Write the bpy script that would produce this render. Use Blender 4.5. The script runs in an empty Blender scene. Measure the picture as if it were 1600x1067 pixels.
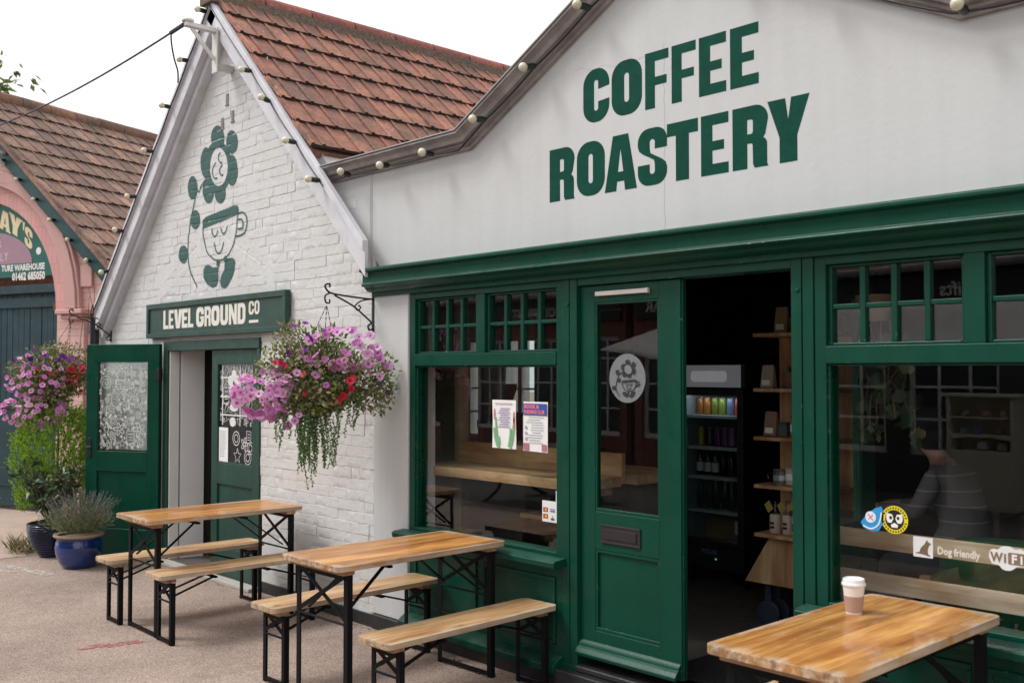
import bpy, bmesh, math, random
from mathutils import Vector, Matrix
from mathutils.geometry import tessellate_polygon
random.seed(7)
R = math.radians
SC = bpy.context.scene
COL = SC.collection

# ------------------------------------------------------------------ camera, sky, sun, exposure
yaw, pitch = R(43.0), math.atan(46 / 1590)
ax = Vector((-math.cos(yaw), math.sin(yaw), 0)); rt = Vector((math.sin(yaw), math.cos(yaw), 0)); zz = Vector((0, 0, 1))
fw = ax * math.cos(pitch) + zz * math.sin(pitch); up = zz * math.cos(pitch) - ax * math.sin(pitch)
cd = bpy.data.cameras.new('camera'); cam = bpy.data.objects.new('camera', cd); COL.objects.link(cam)
cam.matrix_world = Matrix(((rt.x, up.x, -fw.x, 0), (rt.y, up.y, -fw.y, -4.02), (rt.z, up.z, -fw.z, 1.72), (0, 0, 0, 1)))
cd.sensor_width = 36; cd.lens = 36 * 1590 / 1600; cd.clip_start = 0.05; cd.clip_end = 2000
cd.dof.use_dof = True; cd.dof.focus_distance = 6.4; cd.dof.aperture_fstop = 3.5
SC.camera = cam

SUN_EL, SUN_AZ = R(52), R(222)
W = bpy.data.worlds.new('World'); SC.world = W; W.use_nodes = True
nt = W.node_tree; nt.nodes.clear()
sky = nt.nodes.new('ShaderNodeTexSky'); sky.sky_type = 'NISHITA'; sky.sun_disc = False
sky.sun_elevation = SUN_EL; sky.sun_rotation = SUN_AZ; sky.air_density = 1.6; sky.dust_density = 6.0; sky.ozone_density = 1.0
hs = nt.nodes.new('ShaderNodeHueSaturation'); hs.inputs['Saturation'].default_value = 0.10
tcw = nt.nodes.new('ShaderNodeTexCoord'); nz = nt.nodes.new('ShaderNodeTexNoise'); nz.inputs['Scale'].default_value = 3.0; nz.inputs['Detail'].default_value = 5
ov = nt.nodes.new('ShaderNodeMix'); ov.data_type = 'RGBA'; ov.inputs[0].default_value = 0.72
cr = nt.nodes.new('ShaderNodeValToRGB')
cr.color_ramp.elements[0].position = .3; cr.color_ramp.elements[0].color = (9.2, 9.3, 9.5, 1)
cr.color_ramp.elements[1].position = .7; cr.color_ramp.elements[1].color = (11.2, 11.1, 11.0, 1)
bg = nt.nodes.new('ShaderNodeBackground'); bg.inputs['Strength'].default_value = 0.10
ow = nt.nodes.new('ShaderNodeOutputWorld')
L = nt.links.new
L(sky.outputs[0], hs.inputs['Color']); L(tcw.outputs['Generated'], nz.inputs['Vector']); L(nz.outputs['Fac'], cr.inputs[0])
L(hs.outputs[0], ov.inputs[6]); L(cr.outputs[0], ov.inputs[7]); L(ov.outputs[2], bg.inputs[0]); L(bg.outputs[0], ow.inputs[0])

sl = bpy.data.lights.new('sun', 'SUN'); sl.energy = 1.5; sl.angle = R(19); sl.color = (1.0, .965, .92)
sun = bpy.data.objects.new('sun', sl); COL.objects.link(sun)
sd = Vector((math.sin(SUN_AZ) * math.cos(SUN_EL), math.cos(SUN_AZ) * math.cos(SUN_EL), math.sin(SUN_EL)))
sun.rotation_euler = sd.to_track_quat('Z', 'Y').to_euler(); sun.location = (0, -6, 12)
SC.view_settings.view_transform = 'Standard'; SC.view_settings.look = 'None'
SC.view_settings.exposure = 0.5; SC.view_settings.gamma = 1
SC.cycles.transparent_max_bounces = 24; SC.cycles.max_bounces = 10
SC.cycles.caustics_reflective = False; SC.cycles.caustics_refractive = False
SC.cycles.sample_clamp_indirect = 6

# ------------------------------------------------------------------ materials
def nodes(name):
    m = bpy.data.materials.new(name); m.use_nodes = True
    t = m.node_tree; b = t.nodes['Principled BSDF']
    return m, t, b, t.nodes.new, t.links.new
def s3(c, k): return tuple(max(0, min(1, x * k)) for x in c[:3]) + (1,)
def ramp(t, src, stops):
    r = t.nodes.new('ShaderNodeValToRGB'); e = r.color_ramp.elements
    while len(e) < len(stops): e.new(.5)
    for k, (p, c) in enumerate(stops):
        e[k].position = p; e[k].color = c if len(c) == 4 else tuple(c) + (1,)
    t.links.new(src, r.inputs[0]); return r.outputs[0]
def noise(t, scale, detail=4, vec=None, rough=.55):
    n = t.nodes.new('ShaderNodeTexNoise'); n.inputs['Scale'].default_value = scale; n.inputs['Detail'].default_value = detail
    n.inputs['Roughness'].default_value = rough
    if vec is not None: t.links.new(vec, n.inputs['Vector'])
    return n.outputs['Fac']
def mixc(t, fac, a, b, mode='MIX'):
    n = t.nodes.new('ShaderNodeMix'); n.data_type = 'RGBA'; n.blend_type = mode
    for sock, v in ((n.inputs[0], fac), (n.inputs[6], a), (n.inputs[7], b)):
        if hasattr(v, 'links'): t.links.new(v, sock)
        else: sock.default_value = v if isinstance(v, (int, float)) else (v if len(v) == 4 else tuple(v) + (1,))
    return n.outputs[2]
def math2(t, op, a, b=0.0):
    n = t.nodes.new('ShaderNodeMath'); n.operation = op
    for k, v in enumerate((a, b)):
        if hasattr(v, 'links'): t.links.new(v, n.inputs[k])
        else: n.inputs[k].default_value = v
    return n.outputs[0]
def bump(t, b, h, strength, dist=.01, prev=None):
    n = t.nodes.new('ShaderNodeBump'); n.inputs['Strength'].default_value = strength; n.inputs['Distance'].default_value = dist
    t.links.new(h, n.inputs['Height'])
    if prev is not None: t.links.new(prev, n.inputs['Normal'])
    t.links.new(n.outputs[0], b.inputs['Normal']); return n.outputs[0]
def objc(t): return t.nodes.new('ShaderNodeTexCoord').outputs['Object']
def mapped(t, scale, vec=None):
    n = t.nodes.new('ShaderNodeMapping'); n.inputs['Scale'].default_value = scale
    t.links.new(vec if vec is not None else objc(t), n.inputs['Vector']); return n.outputs[0]

def M(name, c, rough=.5, var=.12, vs=4.0, bs=80, bstr=.15, bdist=.003, metal=0, coat=0, chips=None, chipamt=.7, rand=0, spec=.5, dirt=None, dirtscale=1.3, trans=0):
    m, t, b, N, Lk = nodes(name)
    o = objc(t)
    col = ramp(t, noise(t, vs, 5, o), [(.25, s3(c, 1 - var)), (.75, s3(c, 1 + var))])
    if dirt: col = mixc(t, ramp(t, noise(t, dirtscale, 7, o, .65), [(.5, (0, 0, 0, 1)), (.78, (1, 1, 1, 1))]), col, dirt)
    if rand:
        g = N('ShaderNodeNewGeometry')
        col = mixc(t, 1.0, col, ramp(t, g.outputs['Random Per Island'], [(0, (1 - rand,) * 3), (1, (1 + rand,) * 3)]), 'MULTIPLY')
    if chips:
        f = ramp(t, noise(t, 38, 6, o, .7), [(chipamt, (0, 0, 0, 1)), (chipamt + .02, (1, 1, 1, 1))])
        col = mixc(t, f, col, chips)
    Lk(col, b.inputs['Base Color'])
    rr = ramp(t, noise(t, vs * 3, 4, o), [(.3, (max(.02, rough - .08),) * 3), (.7, (min(1, rough + .1),) * 3)]); Lk(rr, b.inputs['Roughness'])
    b.inputs['Metallic'].default_value = metal; b.inputs['Coat Weight'].default_value = coat; b.inputs['Specular IOR Level'].default_value = spec
    if bstr: bump(t, b, noise(t, bs, 4, o), bstr, bdist)
    return m

GREEN = (.002, .056, .034)
green = M('green_gloss_paint', GREEN, .33, .10, 3, 55, .14, .004, chips=(.30, .36, .32), chipamt=.752, spec=.26, dirt=(.006, .044, .029, 1), dirtscale=2.2)
green_old = M('weathered_green_paint', (.009, .050, .036), .5, .14, 3, 70, .2, .004, chips=(.3, .35, .32), chipamt=.765, dirt=(.03, .075, .06, 1), dirtscale=2.5)
letter_green = M('lettering_paint', (.002, .055, .038), .65, .18, 9, 30, .35, .006, spec=.12)
render_white = M('white_render', (.53, .54, .545), .72, .035, .9, 26, .22, .006, dirt=(.50, .506, .505, 1), dirtscale=.8)
sign_cream = M('cream_paint', (.72, .70, .64), .55, .05)
black_metal = M('black_metal', (.007, .007, .008), .6, .2, 8, 120, .15, spec=.12, chips=(.05, .04, .03), chipamt=.75)
black_iron = M('black_iron', (.01, .01, .012), .5, .2, 8, 120, .3)
black_plastic = M('black_plastic', (.012, .012, .014), .35, .1)
plinth_black = M('black_plinth_paint', (.02, .02, .022), .5, .3, 6, 30, .5, .01, chips=(.2, .19, .18), chipamt=.72)
grey_trim = M('weathered_grey_timber', (.31, .28, .27), .6, .22, 6, 60, .4, .004, dirt=(.15, .135, .13, 1), dirtscale=5)
lilac_barge = M('pale_lilac_peeling_paint', (.60, .60, .645), .6, .08, 5, 60, .35, .004, dirt=(.46, .45, .475, 1), dirtscale=6, chips=(.2, .18, .18), chipamt=.69)
steel_white = M('white_painted_steel', (.62, .61, .58), .5, .1, 6, 60, .2, chips=(.2, .1, .06), chipamt=.68)
galv = M('galvanised_strip', (.62, .58, .55), .4, .08, metal=.2)
teal_old = M('peeling_teal_paint', (.008, .038, .052), .5, .3, 3, 50, .4, .004, chips=(.42, .46, .48), chipamt=.665, dirt=(.014, .058, .07, 1), dirtscale=3)
teal_barge = M('dark_teal_gloss', (.006, .05, .055), .42, .25, 5, 50, .35)
sign_teal = M('sign_teal', (.004, .11, .09), .45, .08)
sign_lilac = M('sign_lilac', (.36, .22, .28), .5, .06)
yellow_paint = M('pale_yellow_paint', (.76, .64, .40), .5, .05)
white_paint = M('white_gloss_paint', (.78, .78, .76), .4, .04)
cream_bulb = M('cream_bulb_glass', (.62, .57, .42), .25, .06, coat=.3)
cable_blue = M('blue_black_cable', (.02, .02, .06), .5, .1)
blue_glaze = M('blue_glaze', (.008, .028, .16), .16, .5, 7, 20, .12, .004, coat=.6)
navy_glaze = M('navy_glaze', (.008, .014, .05), .18, .5, 7, 20, .15, .004, coat=.5)
rim_clay = M('unglazed_clay', (.30, .22, .16), .8, .2)
soil = M('soil', (.04, .028, .02), .95, .4, 30, 60, 1, .02)
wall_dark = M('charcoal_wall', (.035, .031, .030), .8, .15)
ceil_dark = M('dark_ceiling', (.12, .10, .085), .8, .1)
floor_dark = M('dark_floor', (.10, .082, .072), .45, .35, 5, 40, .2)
wall_inner = M('white_plaster', (.74, .73, .73), .8, .03)
cup_white = M('paper_cup', (.80, .76, .72), .5, .03); cup_lid = M('white_plastic', (.82, .82, .84), .3, .02); cup_sleeve = M('cardboard_sleeve', (.42, .27, .22), .7, .06)
cardboard = M('cardboard', (.28, .17, .09), .8, .08)
paper = M('paper', (.80, .80, .80), .6, .02, bstr=.1, bs=9, bdist=.01)
skin_m = M('skin', (.45, .26, .19), .5, .06); cap_m = M('dark_cloth', (.015, .015, .018), .85, .1)
denim = M('dark_denim', (.03, .035, .05), .85, .1)
armchair_green = M('green_upholstery', (.02, .13, .06), .85, .2, 12, 200, .4)
cream_wood = M('cream_painted_wood', (.80, .74, .60), .45, .06)
tile_red = None

def flat(name, c, rough=.5, emit=0, metal=0):
    m, t, b, N, Lk = nodes(name)
    b.inputs['Roughness'].default_value = rough; b.inputs['Metallic'].default_value = metal
    n = noise(t, 20, 3, objc(t)); Lk(ramp(t, n, [(.3, s3(c, .95)), (.7, s3(c, 1.05))]), b.inputs['Base Color'])
    if emit: b.inputs['Emission Color'].default_value = tuple(c) + (1,); b.inputs['Emission Strength'].default_value = emit
    return m

def streaks(m, amount=.07):
    t = m.node_tree; b = t.nodes['Principled BSDF']; src = b.inputs['Base Color'].links[0].from_socket
    n = noise(t, 3.0, 6, mapped(t, (3.2, 3.2, .22)), .6)
    t.links.new(mixc(t, 1.0, src, ramp(t, n, [(.3, (1 - amount,) * 3), (.62, (1.0,) * 3)]), 'MULTIPLY'), b.inputs['Base Color'])
def worn_edges(m, chip, dust):
    t = m.node_tree; b = t.nodes['Principled BSDF']; src = b.inputs['Base Color'].links[0].from_socket; N = t.nodes.new; Lk = t.links.new
    bv = N('ShaderNodeBevel'); bv.samples = 4; bv.inputs['Radius'].default_value = .007
    g = N('ShaderNodeNewGeometry'); vm = N('ShaderNodeVectorMath'); vm.operation = 'DOT_PRODUCT'; Lk(bv.outputs[0], vm.inputs[0]); Lk(g.outputs['Normal'], vm.inputs[1])
    e = ramp(t, math2(t, 'SUBTRACT', 1.0, vm.outputs['Value']), [(.01, (0, 0, 0, 1)), (.06, (1, 1, 1, 1))])
    n = ramp(t, noise(t, 30, 6, objc(t), .7), [(.60, (0, 0, 0, 1)), (.64, (1, 1, 1, 1))]); n2 = ramp(t, noise(t, 1.7, 3, objc(t)), [(.45, (0, 0, 0, 1)), (.6, (1, 1, 1, 1))])
    f = math2(t, 'MULTIPLY', math2(t, 'MULTIPLY', e, n), n2)
    sx = N('ShaderNodeSeparateXYZ'); Lk(g.outputs['Normal'], sx.inputs[0])
    du = math2(t, 'MULTIPLY', ramp(t, sx.outputs[2], [(.5, (0, 0, 0, 1)), (.85, (.45, .45, .45, 1))]), ramp(t, noise(t, 9, 5, objc(t)), [(.35, (0, 0, 0, 1)), (.7, (1, 1, 1, 1))]))
    Lk(mixc(t, f, mixc(t, du, src, dust), chip), b.inputs['Base Color'])
worn_edges(green, (.36, .42, .38, 1), (.04, .10, .078, 1)); worn_edges(green_old, (.36, .42, .38, 1), (.06, .12, .10, 1))
streaks(render_white, .05); streaks(grey_trim, .25); streaks(green, .14); streaks(green_old, .14)
def brick_paint(name, c, w=.225, h=.085, strength=.8, dirt=None):
    m, t, b, N, Lk = nodes(name)
    o = objc(t); sx = N('ShaderNodeSeparateXYZ'); Lk(o, sx.inputs[0]); cx = N('ShaderNodeCombineXYZ'); Lk(sx.outputs[0], cx.inputs[0]); Lk(sx.outputs[2], cx.inputs[1])
    br = N('ShaderNodeTexBrick'); Lk(cx.outputs[0], br.inputs['Vector']); br.inputs['Scale'].default_value = 1
    br.inputs['Brick Width'].default_value = w; br.inputs['Row Height'].default_value = h; br.inputs['Mortar Size'].default_value = .006; br.inputs['Mortar Smooth'].default_value = .6
    br.inputs['Color1'].default_value = s3(c, .96); br.inputs['Color2'].default_value = s3(c, 1.05); br.inputs['Mortar'].default_value = s3(c, .88)
    col = mixc(t, 1.0, br.outputs['Color'], ramp(t, noise(t, 2.5, 6, o), [(.25, (.88, .88, .88)), (.75, (1.08, 1.08, 1.08))]), 'MULTIPLY')
    if dirt: col = mixc(t, ramp(t, noise(t, 1.6, 7, o, .68), [(.52, (0, 0, 0, 1)), (.8, (1, 1, 1, 1))]), col, dirt)
    Lk(col, b.inputs['Base Color']); b.inputs['Roughness'].default_value = .7
    h1 = math2(t, 'MULTIPLY', br.outputs['Fac'], -1.0)
    p = bump(t, b, h1, strength, .012); bump(t, b, noise(t, 34, 5, o), .35, .008, p)
    return m
pink_brick = brick_paint('pink_painted_brick', (.66, .415, .385), .23, .085, .6, (.54, .33, .30, 1))
pink_smooth = M('pink_render', (.56, .335, .315), .7, .08, 3, 30, .3)
red_brick = brick_paint('red_brick', (.25, .09, .06), .225, .075, .6)
white_brick = M('white_painted_brick', (.60, .602, .60), (.62), .05, 5, 22, .6, .010, dirt=(.54, .53, .512, 1), dirtscale=1.7)
mural_green = M('mural_paint', (.022, .085, .075), .6, .22, 16, 45, .4, .005)
mural_white = M('mural_white', (.72, .71, .69), .6, .03, 6, 45, .4, .005)

def wood(name, c1, c2, axis='y', scale=1.0, plank=0.0, rough=.35, worn=None, half=(.3, .6), coat=0.0):
    m, t, b, N, Lk = nodes(name)
    o = objc(t); oi = N('ShaderNodeObjectInfo'); off = N('ShaderNodeVectorMath'); off.operation = 'ADD'; of2 = N('ShaderNodeCombineXYZ')
    for k in range(3): Lk(math2(t, 'MULTIPLY', oi.outputs['Random'], (3.0, 17.0, 5.0)[k]), of2.inputs[k])
    Lk(o, off.inputs[0]); Lk(of2.outputs[0], off.inputs[1]); o0 = o; o = off.outputs[0]
    st = {'y': (16, 1.1, 16), 'x': (1.1, 16, 16), 'z': (16, 16, 1.1)}[axis]
    mv = mapped(t, tuple(q * scale for q in st), o)
    g = noise(t, 1.6, 9, mv, .62)
    col = ramp(t, g, [(.22, s3(c2, .72)), (.42, c2 + (1,)), (.6, c1 + (1,)), (.8, s3(c1, 1.25))])
    big = noise(t, 2.6, 3, mapped(t, {'y': (3.5, .8, 3), 'x': (.8, 3.5, 3), 'z': (3, 3, .8)}[axis], o))
    col = mixc(t, ramp(t, big, [(.42, (0, 0, 0, 1)), (.72, (1, 1, 1, 1))]), col, mixc(t, 1.0, col, (.62, .44, .30, 1), 'MULTIPLY'))
    vo = N('ShaderNodeTexVoronoi'); vo.inputs['Scale'].default_value = 5; Lk(mapped(t, {'y': (1, .55, 1), 'x': (.55, 1, 1), 'z': (1, 1, .55)}[axis], o), vo.inputs['Vector'])
    col = mixc(t, ramp(t, vo.outputs['Distance'], [(.05, (1, 1, 1, 1)), (.10, (0, 0, 0, 1))]), col, s3(c2, .38))
    col = mixc(t, 1.0, col, ramp(t, math2(t, 'FRACT', math2(t, 'MULTIPLY', oi.outputs['Random'], 7.31)), [(0, (.95, .93, .90)), (1, (1.02, 1.12, 1.30))]), 'MULTIPLY')
    sx = N('ShaderNodeSeparateXYZ'); Lk(o0, sx.inputs[0])
    if plank:
        px = math2(t, 'DIVIDE', sx.outputs[0], plank); fl = math2(t, 'FLOOR', px); fr = math2(t, 'FRACT', px)
        wn = N('ShaderNodeTexWhiteNoise'); wn.noise_dimensions = '1D'; Lk(fl, wn.inputs['W'])
        col = mixc(t, 1.0, col, ramp(t, wn.outputs['Value'], [(0, (.72, .70, .66)), (1, (1.18, 1.15, 1.1))]), 'MULTIPLY')
        gap = ramp(t, fr, [(0, (1, 1, 1, 1)), (.018, (0, 0, 0, 1)), (.982, (0, 0, 0, 1)), (1, (1, 1, 1, 1))])
        col = mixc(t, gap, col, s3(c2, .3))
    rgh = rough
    if worn:
        ay = math2(t, 'ABSOLUTE', sx.outputs[1]); axx = math2(t, 'ABSOLUTE', sx.outputs[0])
        e1 = math2(t, 'SUBTRACT', ay, half[1] - .07); e2 = math2(t, 'SUBTRACT', axx, half[0] - .035)
        e = math2(t, 'MAXIMUM', math2(t, 'MAXIMUM', math2(t, 'MULTIPLY', e1, 9), math2(t, 'MULTIPLY', e2, 16)), -.12)
        nn = math2(t, 'ADD', e, math2(t, 'MULTIPLY', math2(t, 'SUBTRACT', noise(t, 4, 7, mapped(t, (3.2, .8, 1), o), .72), .515), 3.2))
        f = ramp(t, nn, [(.05, (0, 0, 0, 1)), (.55, (.8, .8, .8, 1))])
        wc = ramp(t, g, [(.3, s3(worn, .55)), (.7, s3(worn, 1.15))])
        wc = mixc(t, ramp(t, noise(t, 5, 5, mapped(t, (1, .6, 1), o), .6), [(.45, (0, 0, 0, 1)), (.65, (.8, .8, .8, 1))]), wc, s3(worn, .55))
        fr_ = math2(t, 'MULTIPLY', ramp(t, e1, [(.058, (0, 0, 0, 1)), (.066, (1, 1, 1, 1))]), ramp(t, noise(t, 26, 5, mapped(t, (1, .2, 1), o), .7), [(.46, (0, 0, 0, 1)), (.56, (.85, .85, .85, 1))]))
        wc = mixc(t, fr_, wc, (.13, .065, .035, 1))
        col = mixc(t, f, col, wc)
        rl = mixc(t, f, (rough,) * 3, (.75,) * 3); Lk(rl, b.inputs['Roughness'])
    else: b.inputs['Roughness'].default_value = rgh
    Lk(col, b.inputs['Base Color']); b.inputs['Coat Weight'].default_value = coat
    bump(t, b, g, .18, .003)
    return m
table_wood = wood('varnished_pine', (.78, .40, .115), (.53, .225, .055), 'y', 1.0, .19, .34, (.60, .48, .36), (.27, .57), .25)
bench_wood = wood('weathered_pine', (.64, .42, .21), (.48, .27, .115), 'y', 1.0, .0, .42, (.60, .48, .36), (.13, .59), .1)
batten_wood = wood('raw_pine', (.50, .30, .16), (.36, .20, .10), 'x', 1.0, 0, .7)
inner_wood = wood('oak_boards', (.62, .40, .20), (.42, .25, .11), 'x', .8, 0, .5)
ply_wood = wood('plywood', (.58, .37, .19), (.44, .26, .13), 'z', .8, 0, .6)
dark_wood = wood('dark_wood', (.07, .04, .025), (.04, .022, .014), 'x', 1, 0, .5)

def mid3(p, q): return tuple((x + y) / 2 for x, y in zip(p, q))
def roof_tile(name, c1, c2, c3, lich=(.42, .38, .32)):
    m, t, b, N, Lk = nodes(name)
    o = objc(t); g = N('ShaderNodeNewGeometry'); ri = g.outputs['Random Per Island']
    col = ramp(t, ri, [(0, mid3(c3, c2) + (1,)), (.25, c2 + (1,)), (.65, c1 + (1,)), (1, s3(c1, 1.28))])
    col = mixc(t, ramp(t, noise(t, 5, 7, o, .65), [(.38, (0, 0, 0, 1)), (.66, (.9, .9, .9, 1))]), col, c3 + (1,))
    col = mixc(t, 1.0, col, ramp(t, noise(t, 24, 5, o), [(.3, (.75, .75, .75)), (.7, (1.2, 1.2, 1.2))]), 'MULTIPLY')
    sp = ramp(t, noise(t, 55, 4, o, .6), [(.60, (0, 0, 0, 1)), (.66, (.8, .8, .8, 1))])
    sp = mixc(t, 1.0, sp, ramp(t, noise(t, 2.2, 3, o), [(.5, (0, 0, 0, 1)), (.65, (1, 1, 1, 1))]), 'MULTIPLY')
    col = mixc(t, sp, col, lich + (1,))
    Lk(col, b.inputs['Base Color']); b.inputs['Roughness'].default_value = .85
    bump(t, b, noise(t, 60, 6, o), .5, .006)
    return m
tile_red = roof_tile('terracotta_tile', (.35, .152, .104), (.28, .12, .085), (.14, .08, .062))
tile_brown = roof_tile('brown_clay_tile', (.31, .185, .135), (.245, .145, .11), (.13, .09, .078))
tile_butt_shade = M('shadow_line_tile_edge', (.045, .035, .028), .95, .4, 30, 60, 1, .02)  # course shadow line painted onto the tile butts, in a mossy tone
ridge_red = roof_tile('red_ridge_tile', (.30, .09, .07), (.26, .08, .065), (.17, .07, .055))
ridge_old = roof_tile('old_ridge_tile', (.28, .14, .09), (.2, .11, .08), (.10, .075, .055), (.55, .25, .04))
mortar = M('mossy_mortar', (.16, .12, .09), .9, .4, 30, 60, 1, .02)

def leafmat(name, stops, rough=.5, trans=.25):
    m, t, b, N, Lk = nodes(name)
    g = N('ShaderNodeNewGeometry')
    col = ramp(t, g.outputs['Random Per Island'], stops)
    Lk(col, b.inputs['Base Color']); b.inputs['Roughness'].default_value = rough
    tr = N('ShaderNodeBsdfTranslucent'); Lk(col, tr.inputs[0]); mx = N('ShaderNodeMixShader'); mx.inputs[0].default_value = trans
    Lk(b.outputs[0], mx.inputs[1]); Lk(tr.outputs[0], mx.inputs[2]); Lk(mx.outputs[0], t.nodes['Material Output'].inputs[0])
    return m
leaf_mix = leafmat('petunia_leaves', [(0, (.09, .14, .035, 1)), (.4, (.18, .24, .06, 1)), (.7, (.28, .30, .12, 1)), (.88, (.33, .22, .13, 1)), (1, (.38, .30, .20, 1))])
leaf_vine = leafmat('trailing_leaves', [(0, (.06, .13, .03, 1)), (.7, (.12, .22, .06, 1)), (1, (.19, .29, .10, 1))])
leaf_dark = leafmat('laurel_leaves', [(0, (.02, .05, .018, 1)), (.6, (.045, .09, .035, 1)), (.9, (.09, .14, .07, 1)), (1, (.30, .22, .10, 1))], .35)
leaf_lime = leafmat('conifer_sprays', [(0, (.06, .16, .015, 1)), (.5, (.22, .40, .03, 1)), (1, (.42, .60, .06, 1))], .6, .3)
leaf_lav = leafmat('lavender_leaves', [(0, (.10, .13, .055, 1)), (.5, (.20, .24, .12, 1)), (.85, (.30, .34, .19, 1)), (1, (.38, .34, .17, 1))], .7)
lav_head = leafmat('lavender_heads', [(0, (.14, .11, .12, 1)), (.5, (.24, .20, .24, 1)), (1, (.28, .24, .38, 1))], .8)
leaf_tree = leafmat('tree_leaves', [(0, (.04, .08, .015, 1)), (.6, (.08, .15, .03, 1)), (1, (.16, .24, .05, 1))])
twig = M('dry_stems', (.16, .10, .065), .85, .2)
bark = M('bark', (.13, .10, .075), .9, .3, 14, 40, 1, .02)
pet_pink = leafmat('pink_petals', [(0, (.56, .18, .48, 1)), (.5, (.74, .32, .64, 1)), (1, (.88, .56, .80, 1))], .6, .3)
pet_purple = leafmat('purple_petals', [(0, (.07, .008, .11, 1)), (.6, (.16, .02, .24, 1)), (1, (.34, .10, .46, 1))], .6, .2)
pet_red = leafmat('red_petals', [(0, (.30, .004, .012, 1)), (.6, (.48, .008, .03, 1)), (1, (.5, .015, .12, 1))], .6, .2)
pet_throat = leafmat('flower_throats', [(0, (.46, .10, .38, 1)), (1, (.60, .22, .50, 1))], .6, .2)

def glass_mat(name, tint=(.93, .95, .94), ior=1.55, boost=1.0):
    m, t, b, N, Lk = nodes(name); t.nodes.remove(b)
    tr = N('ShaderNodeBsdfTransparent'); tr.inputs[0].default_value = tint + (1,)
    gl = N('ShaderNodeBsdfGlossy'); gl.inputs['Roughness'].default_value = 0.0
    o = objc(t); bp_ = N('ShaderNodeBump'); bp_.inputs['Strength'].default_value = .03; bp_.inputs['Distance'].default_value = .02
    Lk(noise(t, 1.6, 1, o), bp_.inputs['Height']); Lk(bp_.outputs[0], gl.inputs['Normal'])
    fr = N('ShaderNodeFresnel'); fr.inputs['IOR'].default_value = ior; gb = N('ShaderNodeNewGeometry'); ff = math2(t, 'SUBTRACT', 1.0, gb.outputs['Backfacing'])
    mx = N('ShaderNodeMixShader'); Lk(math2(t, 'MULTIPLY', math2(t, 'MULTIPLY', fr.outputs[0], boost), ff), mx.inputs[0]); Lk(tr.outputs[0], mx.inputs[1]); Lk(gl.outputs[0], mx.inputs[2])
    Lk(mx.outputs[0], t.nodes['Material Output'].inputs[0]); return m
glass = glass_mat('window_glass', (.96, .97, .965), 1.6, boost=1.45)
tinted_glass = glass_mat('tinted_glass', (.80, .83, .82), 1.5, boost=1.3)  # darker tint, so the white drawings stand out against the wall
clear_glass = glass_mat('bottle_glass', (.75, .8, .8), 1.5)
brown_glass = M('dark_bottle_glass', (.012, .012, .008), .08, .1, bstr=0, coat=.5)

def ground_mat(name, c, speck=1.0, stain=True):
    m, t, b, N, Lk = nodes(name)
    o = objc(t)
    vo = N('ShaderNodeTexVoronoi'); vo.inputs['Scale'].default_value = 165; Lk(o, vo.inputs['Vector'])
    hsv = N('ShaderNodeSeparateColor'); Lk(vo.outputs['Color'], hsv.inputs[0])
    col = ramp(t, hsv.outputs[0], [(0, s3(c, 1 - .5 * speck)), (.35, s3(c, 1 - .1 * speck)), (.7, s3(c, 1 + .1 * speck)), (1, s3((c[0] * 1.02, c[1], c[2] * .97), 1 + .55 * speck))])
    col = mixc(t, 1.0, col, ramp(t, noise(t, .9, 6, o, .6), [(.28, (.68, .66, .65)), (.5, (1.0, .99, .98)), (.72, (1.16, 1.16, 1.16))]), 'MULTIPLY')
    if stain:
        col = mixc(t, ramp(t, noise(t, 2.1, 7, o, .72), [(.55, (0, 0, 0, 1)), (.78, (.75, .75, .75, 1))]), col, s3((c[0], c[1] * .96, c[2] * .9), .50))
        col = mixc(t, ramp(t, noise(t, 16, 3, o, .5), [(.70, (0, 0, 0, 1)), (.73, (.55, .55, .55, 1))]), col, s3(c, .45))
    Lk(col, b.inputs['Base Color']); b.inputs['Roughness'].default_value = .85
    p = bump(t, b, vo.outputs['Distance'], .6, .006); bump(t, b, noise(t, 3, 5, o), .25, .03, p)
    return m
asphalt = ground_mat('bound_gravel', (.345, .265, .225))
concrete_path = ground_mat('worn_concrete_path', (.44, .345, .285), .35)

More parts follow.
